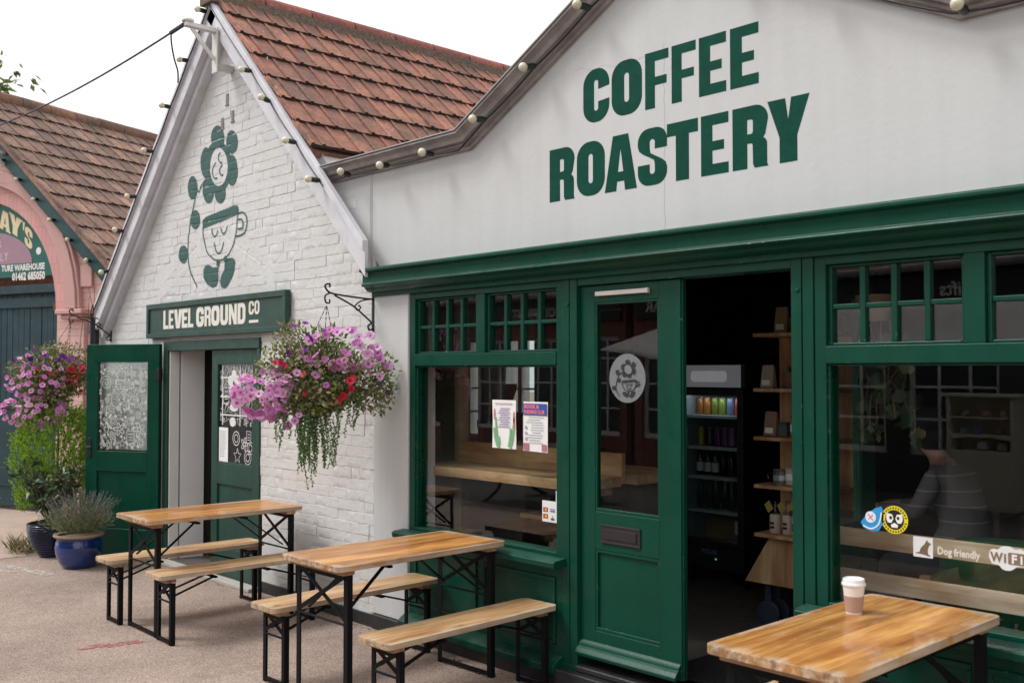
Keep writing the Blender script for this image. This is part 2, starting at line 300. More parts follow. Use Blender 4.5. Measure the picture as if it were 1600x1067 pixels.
# ------------------------------------------------------------------ mesh helpers
class MB:
    def __init__(s): s.v = []; s.f = []; s.m = []
    def add(s, vs, fs, mi=0):
        b = len(s.v); s.v += [tuple(p) for p in vs]
        for f in fs: s.f.append(tuple(i + b for i in f)); s.m.append(mi)
        return s
    def box(s, x0, x1, y0, y1, z0, z1, mi=0):
        return s.add([(x0, y0, z0), (x1, y0, z0), (x1, y1, z0), (x0, y1, z0), (x0, y0, z1), (x1, y0, z1), (x1, y1, z1), (x0, y1, z1)],
                     [(0, 3, 2, 1), (4, 5, 6, 7), (0, 1, 5, 4), (1, 2, 6, 5), (2, 3, 7, 6), (3, 0, 4, 7)], mi)
    def bar(s, p, q, w, h, upv=(0, 0, 1), mi=0):
        p, q = Vector(p), Vector(q); d = (q - p).normalized(); u = Vector(upv)
        a = d.cross(u)
        if a.length < 1e-4: a = d.cross(Vector((1, 0, 0)))
        a.normalize(); c = a.cross(d).normalized(); a *= w / 2; c *= h / 2
        vs = [p - a - c, p + a - c, p + a + c, p - a + c, q - a - c, q + a - c, q + a + c, q - a + c]
        return s.add(vs, [(0, 3, 2, 1), (4, 5, 6, 7), (0, 1, 5, 4), (1, 2, 6, 5), (2, 3, 7, 6), (3, 0, 4, 7)], mi)
    def tube(s, pts, r, n=8, mi=0, caps=True):
        pts = [Vector(p) for p in pts]; k = len(pts); rs = r if isinstance(r, (list, tuple)) else [r] * k
        prev = None; vs = []
        for i, p in enumerate(pts):
            d = (pts[min(i + 1, k - 1)] - pts[max(i - 1, 0)]).normalized()
            if prev is None:
                a = d.cross(Vector((0, 0, 1)))
                if a.length < 1e-3: a = d.cross(Vector((1, 0, 0)))
            else: a = prev - d * prev.dot(d)
            a.normalize(); prev = a; c = d.cross(a)
            for j in range(n):
                t = 2 * math.pi * j / n; vs.append(p + (a * math.cos(t) + c * math.sin(t)) * rs[i])
        fs = [(i * n + j, i * n + (j + 1) % n, (i + 1) * n + (j + 1) % n, (i + 1) * n + j) for i in range(k - 1) for j in range(n)]
        if caps: fs += [tuple(range(n - 1, -1, -1)), tuple(range((k - 1) * n, k * n))]
        return s.add(vs, fs, mi)
    def lathe(s, prof, c=(0, 0, 0), n=24, mi=0, axis='z', wob=0):
        vs = []
        for (r, z) in prof:
            for j in range(n):
                t = 2 * math.pi * j / n; x, y = r * math.cos(t), r * math.sin(t)
                vs.append({'z': (c[0] + x, c[1] + y, c[2] + z), 'y': (c[0] + x, c[1] + z, c[2] + y), 'x': (c[0] + z, c[1] + x, c[2] + y)}[axis])
        k = len(prof)
        fs = [(i * n + j, i * n + (j + 1) % n, (i + 1) * n + (j + 1) % n, (i + 1) * n + j) for i in range(k - 1) for j in range(n)]
        if prof[0][0] > 1e-6: fs.append(tuple(range(n - 1, -1, -1)))
        if prof[-1][0] > 1e-6: fs.append(tuple(range((k - 1) * n, k * n)))
        return s.add(vs, fs, mi)
    def prism(s, outer, fn, d0, d1, holes=(), mi=0):
        loops = [list(outer)] + [list(h) for h in holes]
        flatp = [p for l in loops for p in l]
        tris = tessellate_polygon([[Vector((p[0], p[1], 0)) for p in l] for l in loops])
        n = len(flatp); vs = [fn(p[0], p[1], d0) for p in flatp] + [fn(p[0], p[1], d1) for p in flatp]
        fs = [tuple(t) for t in tris] + [tuple(i + n for i in reversed(t)) for t in tris]
        b = 0
        for l in loops:
            k = len(l); fs += [(b + i, b + (i + 1) % k, n + b + (i + 1) % k, n + b + i) for i in range(k)]; b += k
        return s.add(vs, fs, mi)
    def sweep(s, prof, path, mi=0):
        """profile (n, y) swept along a path in the x-z plane, mitred"""
        P = [Vector((p[0], p[1])) for p in path]; k = len(prof); vs = []
        for i, p in enumerate(P):
            d1 = (P[i] - P[i - 1]).normalized() if i else None; d2 = (P[i + 1] - P[i]).normalized() if i < len(P) - 1 else None
            if d1 is None: d1 = d2
            if d2 is None: d2 = d1
            n1 = Vector((-d1.y, d1.x)); n2 = Vector((-d2.y, d2.x)); m = (n1 + n2).normalized(); m /= max(.3, m.dot(n1))
            for (a, y) in prof: vs.append((p.x + m.x * a, y, p.y + m.y * a))
        fs = [(i * k + j, i * k + (j + 1) % k, (i + 1) * k + (j + 1) % k, (i + 1) * k + j) for i in range(len(P) - 1) for j in range(k)]
        fs += [tuple(range(k)), tuple(range((len(P) - 1) * k, len(P) * k))]
        return s.add(vs, fs, mi)

def obj(name, mb, mats, parent=None, world=False, bevel=0, smooth=None, label=None, fix=True, seg=2):
    me = bpy.data.meshes.new(name); me.from_pydata(mb.v, [], mb.f)
    mats = mats if isinstance(mats, (list, tuple)) else [mats]
    for m in mats: me.materials.append(m)
    if len(mats) > 1: me.polygons.foreach_set('material_index', mb.m)
    if fix:
        bm = bmesh.new(); bm.from_mesh(me); bmesh.ops.recalc_face_normals(bm, faces=bm.faces); bm.to_mesh(me); bm.free()
    if smooth is not None: me.shade_smooth(); me.set_sharp_from_angle(angle=R(smooth))
    me.update(); o = bpy.data.objects.new(name, me); COL.objects.link(o)
    if parent is not None:
        o.parent = parent
        if world and parent.type == 'EMPTY': o.location = -Vector(parent.location)
    if bevel:
        md = o.modifiers.new('edge', 'BEVEL'); md.width = bevel; md.segments = seg; md.limit_method = 'ANGLE'; md.angle_limit = R(40)
        md.harden_normals = True
        if smooth is None: me.shade_smooth(); me.set_sharp_from_angle(angle=R(40))
    if label: o['label'] = label
    return o
def tag(o, label, cat, group=None):
    o['label'] = label; o['category'] = cat
    if group: o['group'] = group
    return o
def thing(name, label, cat, loc=(0, 0, 0), rz=0, group=None):
    o = bpy.data.objects.new(name, None); o.empty_display_size = .1; COL.objects.link(o)
    o.location = loc; o.rotation_euler = (0, 0, rz); return tag(o, label, cat, group)
def dup(root, loc, rz=0, label=None, group=None):
    r = root.copy(); COL.objects.link(r); r.location = loc; r.rotation_euler = (0, 0, rz)
    if label: r['label'] = label
    if group: r['group'] = group
    for ch in list(root.children):
        c = ch.copy(); COL.objects.link(c); c.parent = r
        for g in list(ch.children):
            d = g.copy(); COL.objects.link(d); d.parent = c
    return r
def struct(name, mb, m, **k):
    o = obj(name, mb, m, **k); o['kind'] = 'structure'; return o
wallfn = lambda y0: (lambda u, v, d: (u, y0 + d, v))          # draws on a wall facing -y
def rrect(x0, y0, x1, y1, r, n=5):
    out = []
    for cx, cy, a in ((x1 - r, y1 - r, 0), (x0 + r, y1 - r, 90), (x0 + r, y0 + r, 180), (x1 - r, y0 + r, 270)):
        for i in range(n + 1):
            t = R(a + 90 * i / n); out.append((cx + r * math.cos(t), cy + r * math.sin(t)))
    return out
def ell(cx, cy, rx, ry, n=24): return [(cx + rx * math.cos(2 * math.pi * i / n), cy + ry * math.sin(2 * math.pi * i / n)) for i in range(n)]
def smoothpath(pts, k=5):
    P = [Vector(p) for p in pts]; out = []
    for i in range(len(P) - 1):
        a, b, c, d = P[max(i - 1, 0)], P[i], P[i + 1], P[min(i + 2, len(P) - 1)]
        for j in range(k):
            t = j / k; out.append(.5 * ((2 * b) + (c - a) * t + (2 * a - 5 * b + 4 * c - d) * t * t + (3 * b - a - 3 * c + d) * t ** 3))
    return out + [P[-1]]
def ribbon(pts, w):
    P = [Vector((p[0], p[1])) for p in pts]; l = []; r = []
    for i, p in enumerate(P):
        d = (P[min(i + 1, len(P) - 1)] - P[max(i - 1, 0)])
        d = d.normalized() if d.length > 1e-9 else Vector((1, 0)); n = Vector((-d.y, d.x)) * w / 2
        l.append(p + n); r.append(p - n)
    return [tuple(p) for p in l] + [tuple(p) for p in reversed(r)]
def stroke(mb, pts, w, fn, d0, d1, mi=0):
    P = [Vector((p[0], p[1])) for p in pts]
    rb = ribbon(P, w); k = len(P); n = len(rb)
    vs = [fn(p[0], p[1], d0) for p in rb] + [fn(p[0], p[1], d1) for p in rb]
    fs = []
    for i in range(k - 1):
        q = (i, i + 1, n - 2 - i, n - 1 - i); fs += [q, tuple(j + n for j in reversed(q))]
    fs += [(i, (i + 1) % n, n + (i + 1) % n, n + i) for i in range(n)]
    mb.add(vs, fs, mi)

def glyph(ch, w, s, r):
    """bold condensed capital, height 1, width w, stem s, corner radius r: list of (outer, holes)"""
    def arc(cx, cy, ra, rb, a0, a1, n=7): return [(cx + ra * math.cos(R(a0 + (a1 - a0) * i / n)), cy + rb * math.sin(R(a0 + (a1 - a0) * i / n))) for i in range(n + 1)]
    ir = max(.01, min((w - 2 * s) / 2, r * .6)); h = s * .78
    if ch in 'CG':
        o = [(w, .64)] + arc(w - r, 1 - r, r, r, 0, 90) + arc(r, 1 - r, r, r, 90, 180) + arc(r, r, r, r, 180, 270) + arc(w - r, r, r, r, 270, 360)
        if ch == 'C': o += [(w, .40), (w - s, .38)]
        else: o += [(w, .53), (w * .52, .53), (w * .52, .40), (w - s, .40)]
        o += arc(w - s - ir, h + ir, ir, ir, 360, 270) + arc(s + ir, h + ir, ir, ir, 270, 180) + arc(s + ir, 1 - h - ir, ir, ir, 180, 90) + arc(w - s - ir, 1 - h - ir, ir, ir, 90, 0) + [(w - s, .61)]
        return [(o, [])]
    if ch == 'O': return [(arc(w - r, 1 - r, r, r, 0, 90) + arc(r, 1 - r, r, r, 90, 180) + arc(r, r, r, r, 180, 270) + arc(w - r, r, r, r, 270, 360),
                           [rrect(s, h, w - s, 1 - h, ir)])]
    if ch == 'D': return [([(0, 0)] + arc(w - r, r, r, r, 270, 360) + arc(w - r, 1 - r, r, r, 0, 90) + [(0, 1)],
                           [[(s, h)] + arc(w - s - ir, h + ir, ir, ir, 270, 360) + arc(w - s - ir, 1 - h - ir, ir, ir, 0, 90) + [(s, 1 - h)]])]
    if ch == 'U': return [([(0, 1), (0, r)] + arc(r, r, r, r, 180, 270) + arc(w - r, r, r, r, 270, 360) + [(w, 1), (w - s, 1)] + arc(w - s - ir, h + ir, ir, ir, 360, 270) + arc(s + ir, h + ir, ir, ir, 270, 180) + [(s, 1)], [])]
    e = s * .68
    if ch == 'F': return [([(0, 0), (s, 0), (s, .40), (w * .92, .40), (w * .92, .40 + e), (s, .40 + e), (s, 1 - e * 1.15), (w, 1 - e * 1.15), (w, 1), (0, 1)], [])]
    if ch == 'E': return [([(0, 0), (w, 0), (w, e * 1.15), (s, e * 1.15), (s, .40), (w * .84, .40), (w * .84, .40 + e), (s, .40 + e), (s, 1 - e * 1.15), (w, 1 - e * 1.15), (w, 1), (0, 1)], [])]
    if ch == 'L': return [([(0, 0), (w, 0), (w, e * 1.15), (s, e * 1.15), (s, 1), (0, 1)], [])]
    if ch == 'T': q = (w - s) / 2; return [([(q, 0), (q + s, 0), (q + s, 1 - e * 1.2), (w, 1 - e * 1.2), (w, 1), (0, 1), (0, 1 - e * 1.2), (q, 1 - e * 1.2)], [])]
    if ch == 'N': return [([(0, 0), (s * .85, 0), (s * .85, .55), (w - s * .95, 0), (w, 0), (w, 1), (w - s * .85, 1), (w - s * .85, .45), (s * .95, 1), (0, 1)], [])]
    if ch == 'V': q = w / 2; a = s * .42; return [([(q - s * .55, 0), (q + s * .55, 0), (w, 1), (w - s, 1), (q, .24), (s, 1), (0, 1)], [])]
    if ch == 'Y': q = w / 2; return [([(q - s / 2, 0), (q + s / 2, 0), (q + s / 2, .40), (w, 1), (w - s * 1.02, 1), (q, .66), (s * 1.02, 1), (0, 1), (q - s / 2, .40)], [])]
    if ch == 'A':
        a = w * .26; return [([(0, 0), (s * .86, 0), (s * .93, .17), (w - s * .93, .17), (w - s * .86, 0), (w, 0), (w - a, 1), (a, 1)], [[(w / 2 - s * .2, .34), (w / 2 + s * .2, .34), (w / 2, .76)]])]
    if ch == 'R':
        o = [(0, 0), (s, 0), (s, .40), (s + .02, .40)] + arc(w - s * 1.02 - .03, .36, .03, .04, 90, 0, 3) + [(w - s, .06), (w - s * .9, 0), (w, 0), (w - .02, .05), (w - .02, .34)] + arc(w - .16, .36, .14, .12, 0, 60, 4) + [(w - .05, .52)] + arc(w - r * .8, 1 - r * .8, r * .8, r * .8, 0, 90) + [(0, 1)]
        return [(o, [[(s, .55)] + arc(w - s - ir * .7, .55 + ir * .7, ir * .7, ir * .7, 270, 360, 4) + arc(w - s - ir * .7, 1 - h - ir * .7, ir * .7, ir * .7, 0, 90, 4) + [(s, 1 - h)]])]
    if ch == 'S':
        q = s * .98; p = w - q; m = w / 2; hr = h * .92
        half = [(w, .63), (w, .77)] + arc(w * .62, .77, w * .38, .23, 0, 90, 6)[1:] + arc(w * .38, .77, w * .38, .23, 90, 180, 6) + [(0, .71), (w * .05, .625), (w * .20, .555), (w * .42, .485), (w * .56, .435), (p - .005, .385), (p, .33), (p, .25)]
        inr = arc(m, .25, m - q, .25 - hr, 360, 180, 8)[1:] + [(q, .37), (0, .37)]
        o = half + inr
        return [(o + [(w - x, 1 - y) for x, y in o], [])]
    return []
def letters(mb, text, xs, z0, z1, fn, d0, d1, sk=.42, rk=.36, mi=0, slant=0.0):
    H = z1 - z0
    for ch, (a, b) in zip(text, xs):
        w = (b - a) / H
        for outer, holes in glyph(ch, w, sk * w, min(rk * w * 1.1, .3)):
            f = lambda u, v, d, a=a: fn(a + u * H, z0 + v * H + slant * (a + u * H - xs[0][0]), d)
            mb.prism(outer, f, d0, d1, holes, mi)
def text_mb(mb, s, size, fn, bold=0.0, mi=0, align='LEFT', squeeze=1.0, mirror=False):
    """small lettering: the built-in face, turned to mesh and laid on a surface"""
    cu = bpy.data.curves.new('lettering', 'FONT'); cu.body = s; cu.size = size; cu.offset = bold; cu.align_x = align; cu.extrude = .0004; cu.resolution_u = 2
    o = bpy.data.objects.new('lettering', cu); COL.objects.link(o)
    me = o.to_mesh(); vs = [fn(v.co.x * squeeze, v.co.y, v.co.z) for v in me.vertices]; fs = [tuple(p.vertices) for p in me.polygons]
    mb.add(vs, fs, mi); o.to_mesh_clear(); bpy.data.objects.remove(o); bpy.data.curves.remove(cu)

# ================================================================== THE SETTING
struct('ground', MB().box(-60, 40, -40, 60, -.3, 0), asphalt)
struct('road', MB().box(-60, 40, -30, -4.75, .001, .005), ground_mat('dark_road', (.10, .095, .09)))
struct('path', MB().prism([(-10.04, -1.06), (-10.04, .3), (-30, 8), (-30, -1.9), (-13, -1.15)], lambda u, v, d: (u, v, d), .001, .005), concrete_path)
mk = MB()
for pts, w in (([(-6.47, -1.66), (-6.43, -1.52), (-6.44, -1.42), (-6.40, -1.30)], .035), ([(-6.40, -1.50), (-6.38, -1.36), (-6.36, -1.28)], .03), ([(-6.50, -1.58), (-6.46, -1.46)], .03)):
    stroke(mk, smoothpath(pts, 4), w, lambda u, v, d: (u, v, d), .002, .004)
red_mark = M('worn_red_marking', (.50, .16, .15), .85, .1)
t_ = red_mark.node_tree; b_ = t_.nodes['Principled BSDF']; tr_ = t_.nodes.new('ShaderNodeBsdfTransparent'); mx_ = t_.nodes.new('ShaderNodeMixShader')
L_ = t_.links.new; L_(ramp(t_, noise(t_, 24, 6, objc(t_), .7), [(.44, (0, 0, 0, 1)), (.56, (.8, .8, .8, 1))]), mx_.inputs[0]); L_(tr_.outputs[0], mx_.inputs[1]); L_(b_.outputs[0], mx_.inputs[2]); L_(mx_.outputs[0], t_.nodes['Material Output'].inputs[0])
struct('ground_marking', mk, red_mark)
mk = MB()
for pts, w in (([(-9.75, -1.15), (-9.45, -1.08), (-9.2, -1.02), (-8.95, -.99)], .10), ([(-9.6, -1.28), (-9.3, -1.17)], .06)): stroke(mk, smoothpath([Vector(p) for p in pts], 5), w, lambda u, v, d: (u, v, d), .002, .004)
pale_scuff = red_mark.copy(); pale_scuff.name = 'pale_scuff'
for l in list(pale_scuff.node_tree.nodes['Principled BSDF'].inputs['Base Color'].links): pale_scuff.node_tree.links.remove(l)
pale_scuff.node_tree.nodes['Principled BSDF'].inputs['Base Color'].default_value = (.58, .53, .49, 1)
struct('paint_scuff', mk, pale_scuff)

# ================================================================== WHITE BRICK GABLE SHOP
GX, GA, GH = -7.83, 4.82, 2.40          # ridge x, ridge z, half width
SL = 1.0                    # roof slope
bs = thing('brick_shop', 'white painted brick shop with steep red tiled gable and green double doors', 'building', (-7.83, 0, 0))
rake = lambda x: GA - .05 - SL * abs(x - GX)
ROW = .075; BR = {}
rnd = random.Random(3)
def brick_rows():
    for r in range(0, int(4.9 / ROW) + 1):
        x = -10.62 - rnd.choice([0, .056, .112, .17]); l = []
        while x < -5.66:
            w = .2175 if rnd.random() < .78 else .1075
            l.append((x, x + w, rnd.uniform(-.0018, .0018), rnd.uniform(-.003, .003))); x += w
        BR[r] = l
brick_rows()
DX0, DX1, DZ1 = -8.97, -7.21, 1.985       # doorway
wm = MB()
fnb = lambda u, v, d: (u, d, v)
wm.prism([(-10.6, 0), (DX0, 0), (DX0, DZ1), (DX1, DZ1), (DX1, 0), (-5.669, 0), (-5.669, rake(-5.669)), (GX, GA - .05), (-10.6, rake(-10.6))], fnb, .005, .22)
wm.box(-10.6, -10.38, .22, 6, 0, 2.35); wm.box(-10.6, -10.33, 4.6, 4.8, 0, 2.4).box(-9.86, -9.43, 4.6, 4.8, .85, 2.15).box(-8.82, -5.7, 4.6, 4.8, 0, 2.4).box(-10.33, -8.82, 4.6, 4.8, 0, .85).box(-10.33, -8.82, 4.6, 4.8, 2.15, 2.4)
def brick(mb, x0, x1, z0, z1, j, tl=0.0, base=.0045):
    """one painted brick: ragged bed joints above and below, upright joints almost filled with paint"""
    n = 6; vs = []; g = rnd.choice((0, 0, .0010, .0018)); zb, zt = z0 + .0025, z1 - .001; dp = rnd.choice((base, base, base * .7, base * .4))
    for k in range(n + 1):
        x = x0 + g + (x1 - x0 - 2 * g) * k / n; y = j + tl * (k / n - .5)
        vs += [(x, dp, z0 - .001), (x, y, zb + rnd.uniform(-.001, .0035)), (x, y + rnd.uniform(-.0006, .0006), (z0 + z1) / 2), (x, y, zt - rnd.uniform(0, .003)), (x, dp, z1 - .0002)]
    fs = [(k * 5 + i, k * 5 + 5 + i, k * 5 + 6 + i, k * 5 + 1 + i) for k in range(n) for i in range(4)]
    mb.add(vs, fs + [(0, 1, 2, 3, 4), tuple(n * 5 + i for i in (4, 3, 2, 1, 0))])
for r, l in BR.items():
    z0, z1 = r * ROW, (r + 1) * ROW
    for (x0, x1, j, tl) in l:
        x0, x1 = max(x0, -10.6), min(x1, -5.672)
        if z0 < DZ1 - .02:
            if x0 < DX1 and x1 > DX0:
                if x0 < DX0 - .03: x1 = DX0
                elif x1 > DX1 + .03: x0 = DX1
                else: continue
        if x1 - x0 < .03 or z1 > rake((x0 + x1) / 2) + .03: continue
        brick(wm, x0, x1, z0, z1, j, tl)
def hb(x, z):
    """surface of the brickwork at a point"""
    r = int(z / ROW); fz = z - r * ROW
    for (x0, x1, j, tl) in BR.get(r, ()):
        if x0 <= x < x1:
            e = min(fz, ROW - fz)
            return j if e > .011 else (.002 if e < .004 else j + (.002 - j) * (.011 - e) / .007)
    return 0
obj('wall', wm, white_brick, bs, True, smooth=28, fix=False)
# soldier-brick relieving arch above the sign
am = MB()
for sgn in (1, -1):
    am = MB()
    P0, P1 = Vector((-8.05 - sgn * 1.02, 2.36)), Vector((-8.05 - sgn * .12, 2.76)); d = (P1 - P0).normalized(); n = Vector((-d.y, d.x)) * (1 if sgn > 0 else -1)
    if n.y < 0: n = -n
    for ring in range(1):
        k = 4; Lb = (P1 - P0).length / k
        for i in range(k):
            for q in range(2):
                a = P0 + d * (i * Lb + .006) + n * (q * .115 + .004); b = P0 + d * ((i + 1) * Lb - .006) + n * (q * .115 + .004); h = n * .104
                ins = .006
                o = [a, b, b + h, a + h]; c = (a + b + h * 1) / 2; ii = [p + (c - p).normalized() * ins for p in o]
                am.add([(p.x, .004, p.y) for p in o] + [(p.x, -.0006, p.y) for p in ii], [(4, 5, 6, 7), (0, 1, 5, 4), (1, 2, 6, 5), (2, 3, 7, 6), (3, 0, 4, 7)])
    obj('relieving_arch', am, white_brick, bs, True)
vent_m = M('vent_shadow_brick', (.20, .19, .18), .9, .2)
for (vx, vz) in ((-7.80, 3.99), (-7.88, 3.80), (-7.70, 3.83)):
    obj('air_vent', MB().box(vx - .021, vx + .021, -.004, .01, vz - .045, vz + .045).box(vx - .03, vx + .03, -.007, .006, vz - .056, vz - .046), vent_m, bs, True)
obj('plinth', MB().box(-10.6, DX0 - .09, -.012, .008, 0, .10), plinth_black, bs, True, bevel=.004)
obj('plinth', MB().box(DX1 + .02, -5.672, -.012, .008, 0, .085), plinth_black, bs, True, bevel=.004)

# roof
def tiles(mb, O, u, s, n, ncols, w, nrows, g, rng, jit=.004, umax=None, th=.02):
    O, u, s, n = Vector(O), Vector(u), Vector(s), Vector(n)
    for r in range(nrows):
        off = (w / 2 if r % 2 else 0) - w * .5
        for c in range(ncols + 1):
            x0 = c * w + off; x1 = x0 + w - .004
            x0 = max(x0, 0)
            if umax: x1 = min(x1, umax)
            if x1 - x0 < .04: continue
            Ls = g * 1.12; s0 = r * g + rng.uniform(-jit, jit) - .03; lift = .025 + rng.uniform(-.004, .005); tw = rng.uniform(-.003, .003)
            prof = [(x0, 0), (x0, th + .012), (x0 + .022, th + .014), (x0 + .036, th + .003), (x0 + w * .5, th), (x1 - .03, th + .003), (x1, th), (x1, 0)]
            vs = []
            for e, (sv, hv) in enumerate(((s0, .0), (s0 + Ls, lift))):
                for (a, h) in prof: vs.append(O + u * a + s * sv + n * (h + hv + (tw * (a - x0) / w if e else 0)))
            k = len(prof); fs = [(i, (i + 1) % k, k + (i + 1) % k, k + i) for i in range(k)] + [tuple(range(k)), tuple(range(2 * k - 1, k - 1, -1))]
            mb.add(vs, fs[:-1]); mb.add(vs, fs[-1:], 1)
rg = random.Random(5)
for sgn in (1, -1):
    s = Vector((sgn, 0, -SL)).normalized(); n = Vector((sgn * SL, 0, 1)).normalized()
    rm = MB(); y0 = -.12
    if sgn > 0: tiles(rm, (GX, y0, GA), (0, 1, 0), s, n, 35, .168, 7, .303, rg, umax=5.9, th=.022)
    else: tiles(rm, (GX, y0 + 5.9, GA), (0, -1, 0), s, n, 35, .168, 12, .303, rg, umax=5.9)
    e = s * (2.13 if sgn > 0 else 3.6)
    A = Vector((GX, y0, GA)) - n * .06; B = A + e; Q = Vector((0, 5.9, 0))
    rm.add([A, B, B + Q, A + Q, A + n * .055, B + n * .055, B + Q + n * .055, A + Q + n * .055], [(0, 1, 2, 3), (4, 7, 6, 5), (0, 4, 5, 1), (1, 5, 6, 2), (2, 6, 7, 3), (3, 7, 4, 0)])
    obj('roof_slope', rm, [tile_red, tile_butt_shade], bs, True)
rm = MB()
for i in range(14):
    y = -.14 + i * .46
    rm.tube([(GX, y + .006, GA + .022), (GX, y + .45, GA + .022)], .098, 12)
obj('ridge_tiles', rm, ridge_red, bs, True, smooth=50)
obj('ridge_mortar', MB().bar((GX, -.19, GA - .02), (GX, 5.7, GA - .012), .20, .085), mortar, bs, True)
# bargeboards
for sgn in (1, -1):
    x1 = GX + sgn * (2.19 if sgn > 0 else 2.42); a, b = (GX, GA - .03), (x1, GA - .03 - SL * abs(x1 - GX))
    path = [a, b] if sgn > 0 else [b, a]
    yb = -.02 if sgn < 0 else -.108
    bm_ = MB().sweep([(-.155, yb), (-.155, -.135), (-.03, -.135), (-.03, -.155), (0.02, -.155), (0.02, yb)], path)
    if sgn < 0: bm_.sweep([(-.215, .004), (-.215, -.075), (-.158, -.075), (-.158, .004)], path)
    xe_ = -5.60 if sgn > 0 else -10.27                         # plumb-cut feet
    bm_.v = [((xe_, p[1], p[2] - (xe_ - p[0]) * sgn * SL) if (p[0] - GX) * sgn > 1.5 else p) for p in bm_.v]
    obj('bargeboard', bm_, lilac_barge, bs, True, bevel=.004)
obj('bargeboard_joint', MB().prism([(GX - .30, GA - .34), (GX + .30, GA - .34), (GX, GA - .05)], fnb, -.09, -.02), lilac_barge, bs, True)
# doorway frame, inner wall, shelving seen through the door
fm = MB().box(-8.95, -8.862, -.02, .10, 0, 1.90).box(-7.255, -7.21, -.012, .10, 0, 1.90).box(-8.95, -7.21, -.02, .10, 1.90, 1.985)
obj('door_frame', fm, green_old, bs, True, bevel=.004)
obj('door_reveal', MB().box(-9.035, -8.952, -.014, .02, 0, 1.98).box(-8.862, -8.846, .0, .09, 0, 1.9), white_paint, bs, True, bevel=.003)
obj('inner_wall', MB().prism([(-8.90, .105), (-8.835, .105), (-8.80, .31), (-8.90, .31)], lambda u, v, d: (u, v, d), 0, 2.2), wall_inner, bs, True)
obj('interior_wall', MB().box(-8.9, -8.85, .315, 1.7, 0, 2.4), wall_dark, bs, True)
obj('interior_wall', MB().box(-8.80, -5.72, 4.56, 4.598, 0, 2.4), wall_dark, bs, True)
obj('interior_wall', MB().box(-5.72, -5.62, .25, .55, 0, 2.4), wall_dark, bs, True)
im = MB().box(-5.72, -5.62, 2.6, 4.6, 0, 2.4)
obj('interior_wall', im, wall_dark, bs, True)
for (p, q) in ((-10.33, -9.86), (-9.43, -8.82)):
    g = MB().box(p, p + .05, 4.62, 4.70, .85, 2.15).box(q - .05, q, 4.62, 4.70, .85, 2.15).box(p + .05, q - .05, 4.62, 4.70, .85, .91).box(p + .05, q - .05, 4.62, 4.70, 2.09, 2.15).box((p + q) / 2 - .035, (p + q) / 2 + .035, 4.62, 4.70, .91, 2.09)
    for z in (1.2, 1.5, 1.8): g.box(p + .05, (p + q) / 2 - .035, 4.64, 4.68, z - .012, z + .012).box((p + q) / 2 + .035, q - .05, 4.64, 4.68, z - .012, z + .012)
    w_ = obj('back_window', g, white_paint, bs, True); obj('window_pane', MB().box(p + .04, q - .04, 4.655, 4.66, .88, 2.12), clear_glass, w_)
obj('window_pier', MB().box(-9.84, -9.45, 4.56, 4.598, .0, 2.4), pink_smooth, bs, True)
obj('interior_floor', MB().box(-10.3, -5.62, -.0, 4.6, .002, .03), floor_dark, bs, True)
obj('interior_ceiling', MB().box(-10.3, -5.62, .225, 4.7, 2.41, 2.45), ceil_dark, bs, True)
obj('threshold', MB().box(-9.0, -7.2, -.10, -.001, 0, .03), M('pale_concrete', (.42, .40, .37), .85, .1), bs, True, bevel=.006)

def leaf_door(parent, loc, rz, w, z0, z1, mat, stile, glz, gz0, gz1, pz0, pz1, thick=.045, flip=1):
    """panelled door leaf with its hinge edge at the local origin, running along +x"""
    d = MB(); T = thick
    d.box(0, stile, 0, T, z0, z1).box(w - stile, w, 0, T, z0, z1)
    d.box(stile, w - stile, 0, T, gz1, z1).box(stile, w - stile, 0, T, pz1, gz0).box(stile, w - stile, 0, T, z0, pz0)
    d.box(stile - .002, w - stile + .002, .017, T - .017, pz0 - .002, pz1 + .002)
    for (a, b, c, e) in ((stile, w - stile, pz0, pz0 + .014), (stile, w - stile, gz0, gz0 + .012)): d.box(a, b, .004, .016, c, e)
    o = obj('door', d, mat, parent, bevel=.0035); o.location = Vector(loc) - Vector(parent.location); o.rotation_euler = (0, 0, rz)
    pn = obj('pane', MB().box(stile - .004, w - stile + .004, T / 2 - .003, T / 2 + .003, gz0 - .004, gz1 + .004), glz, o)
    return o
def brick_noise(): pass
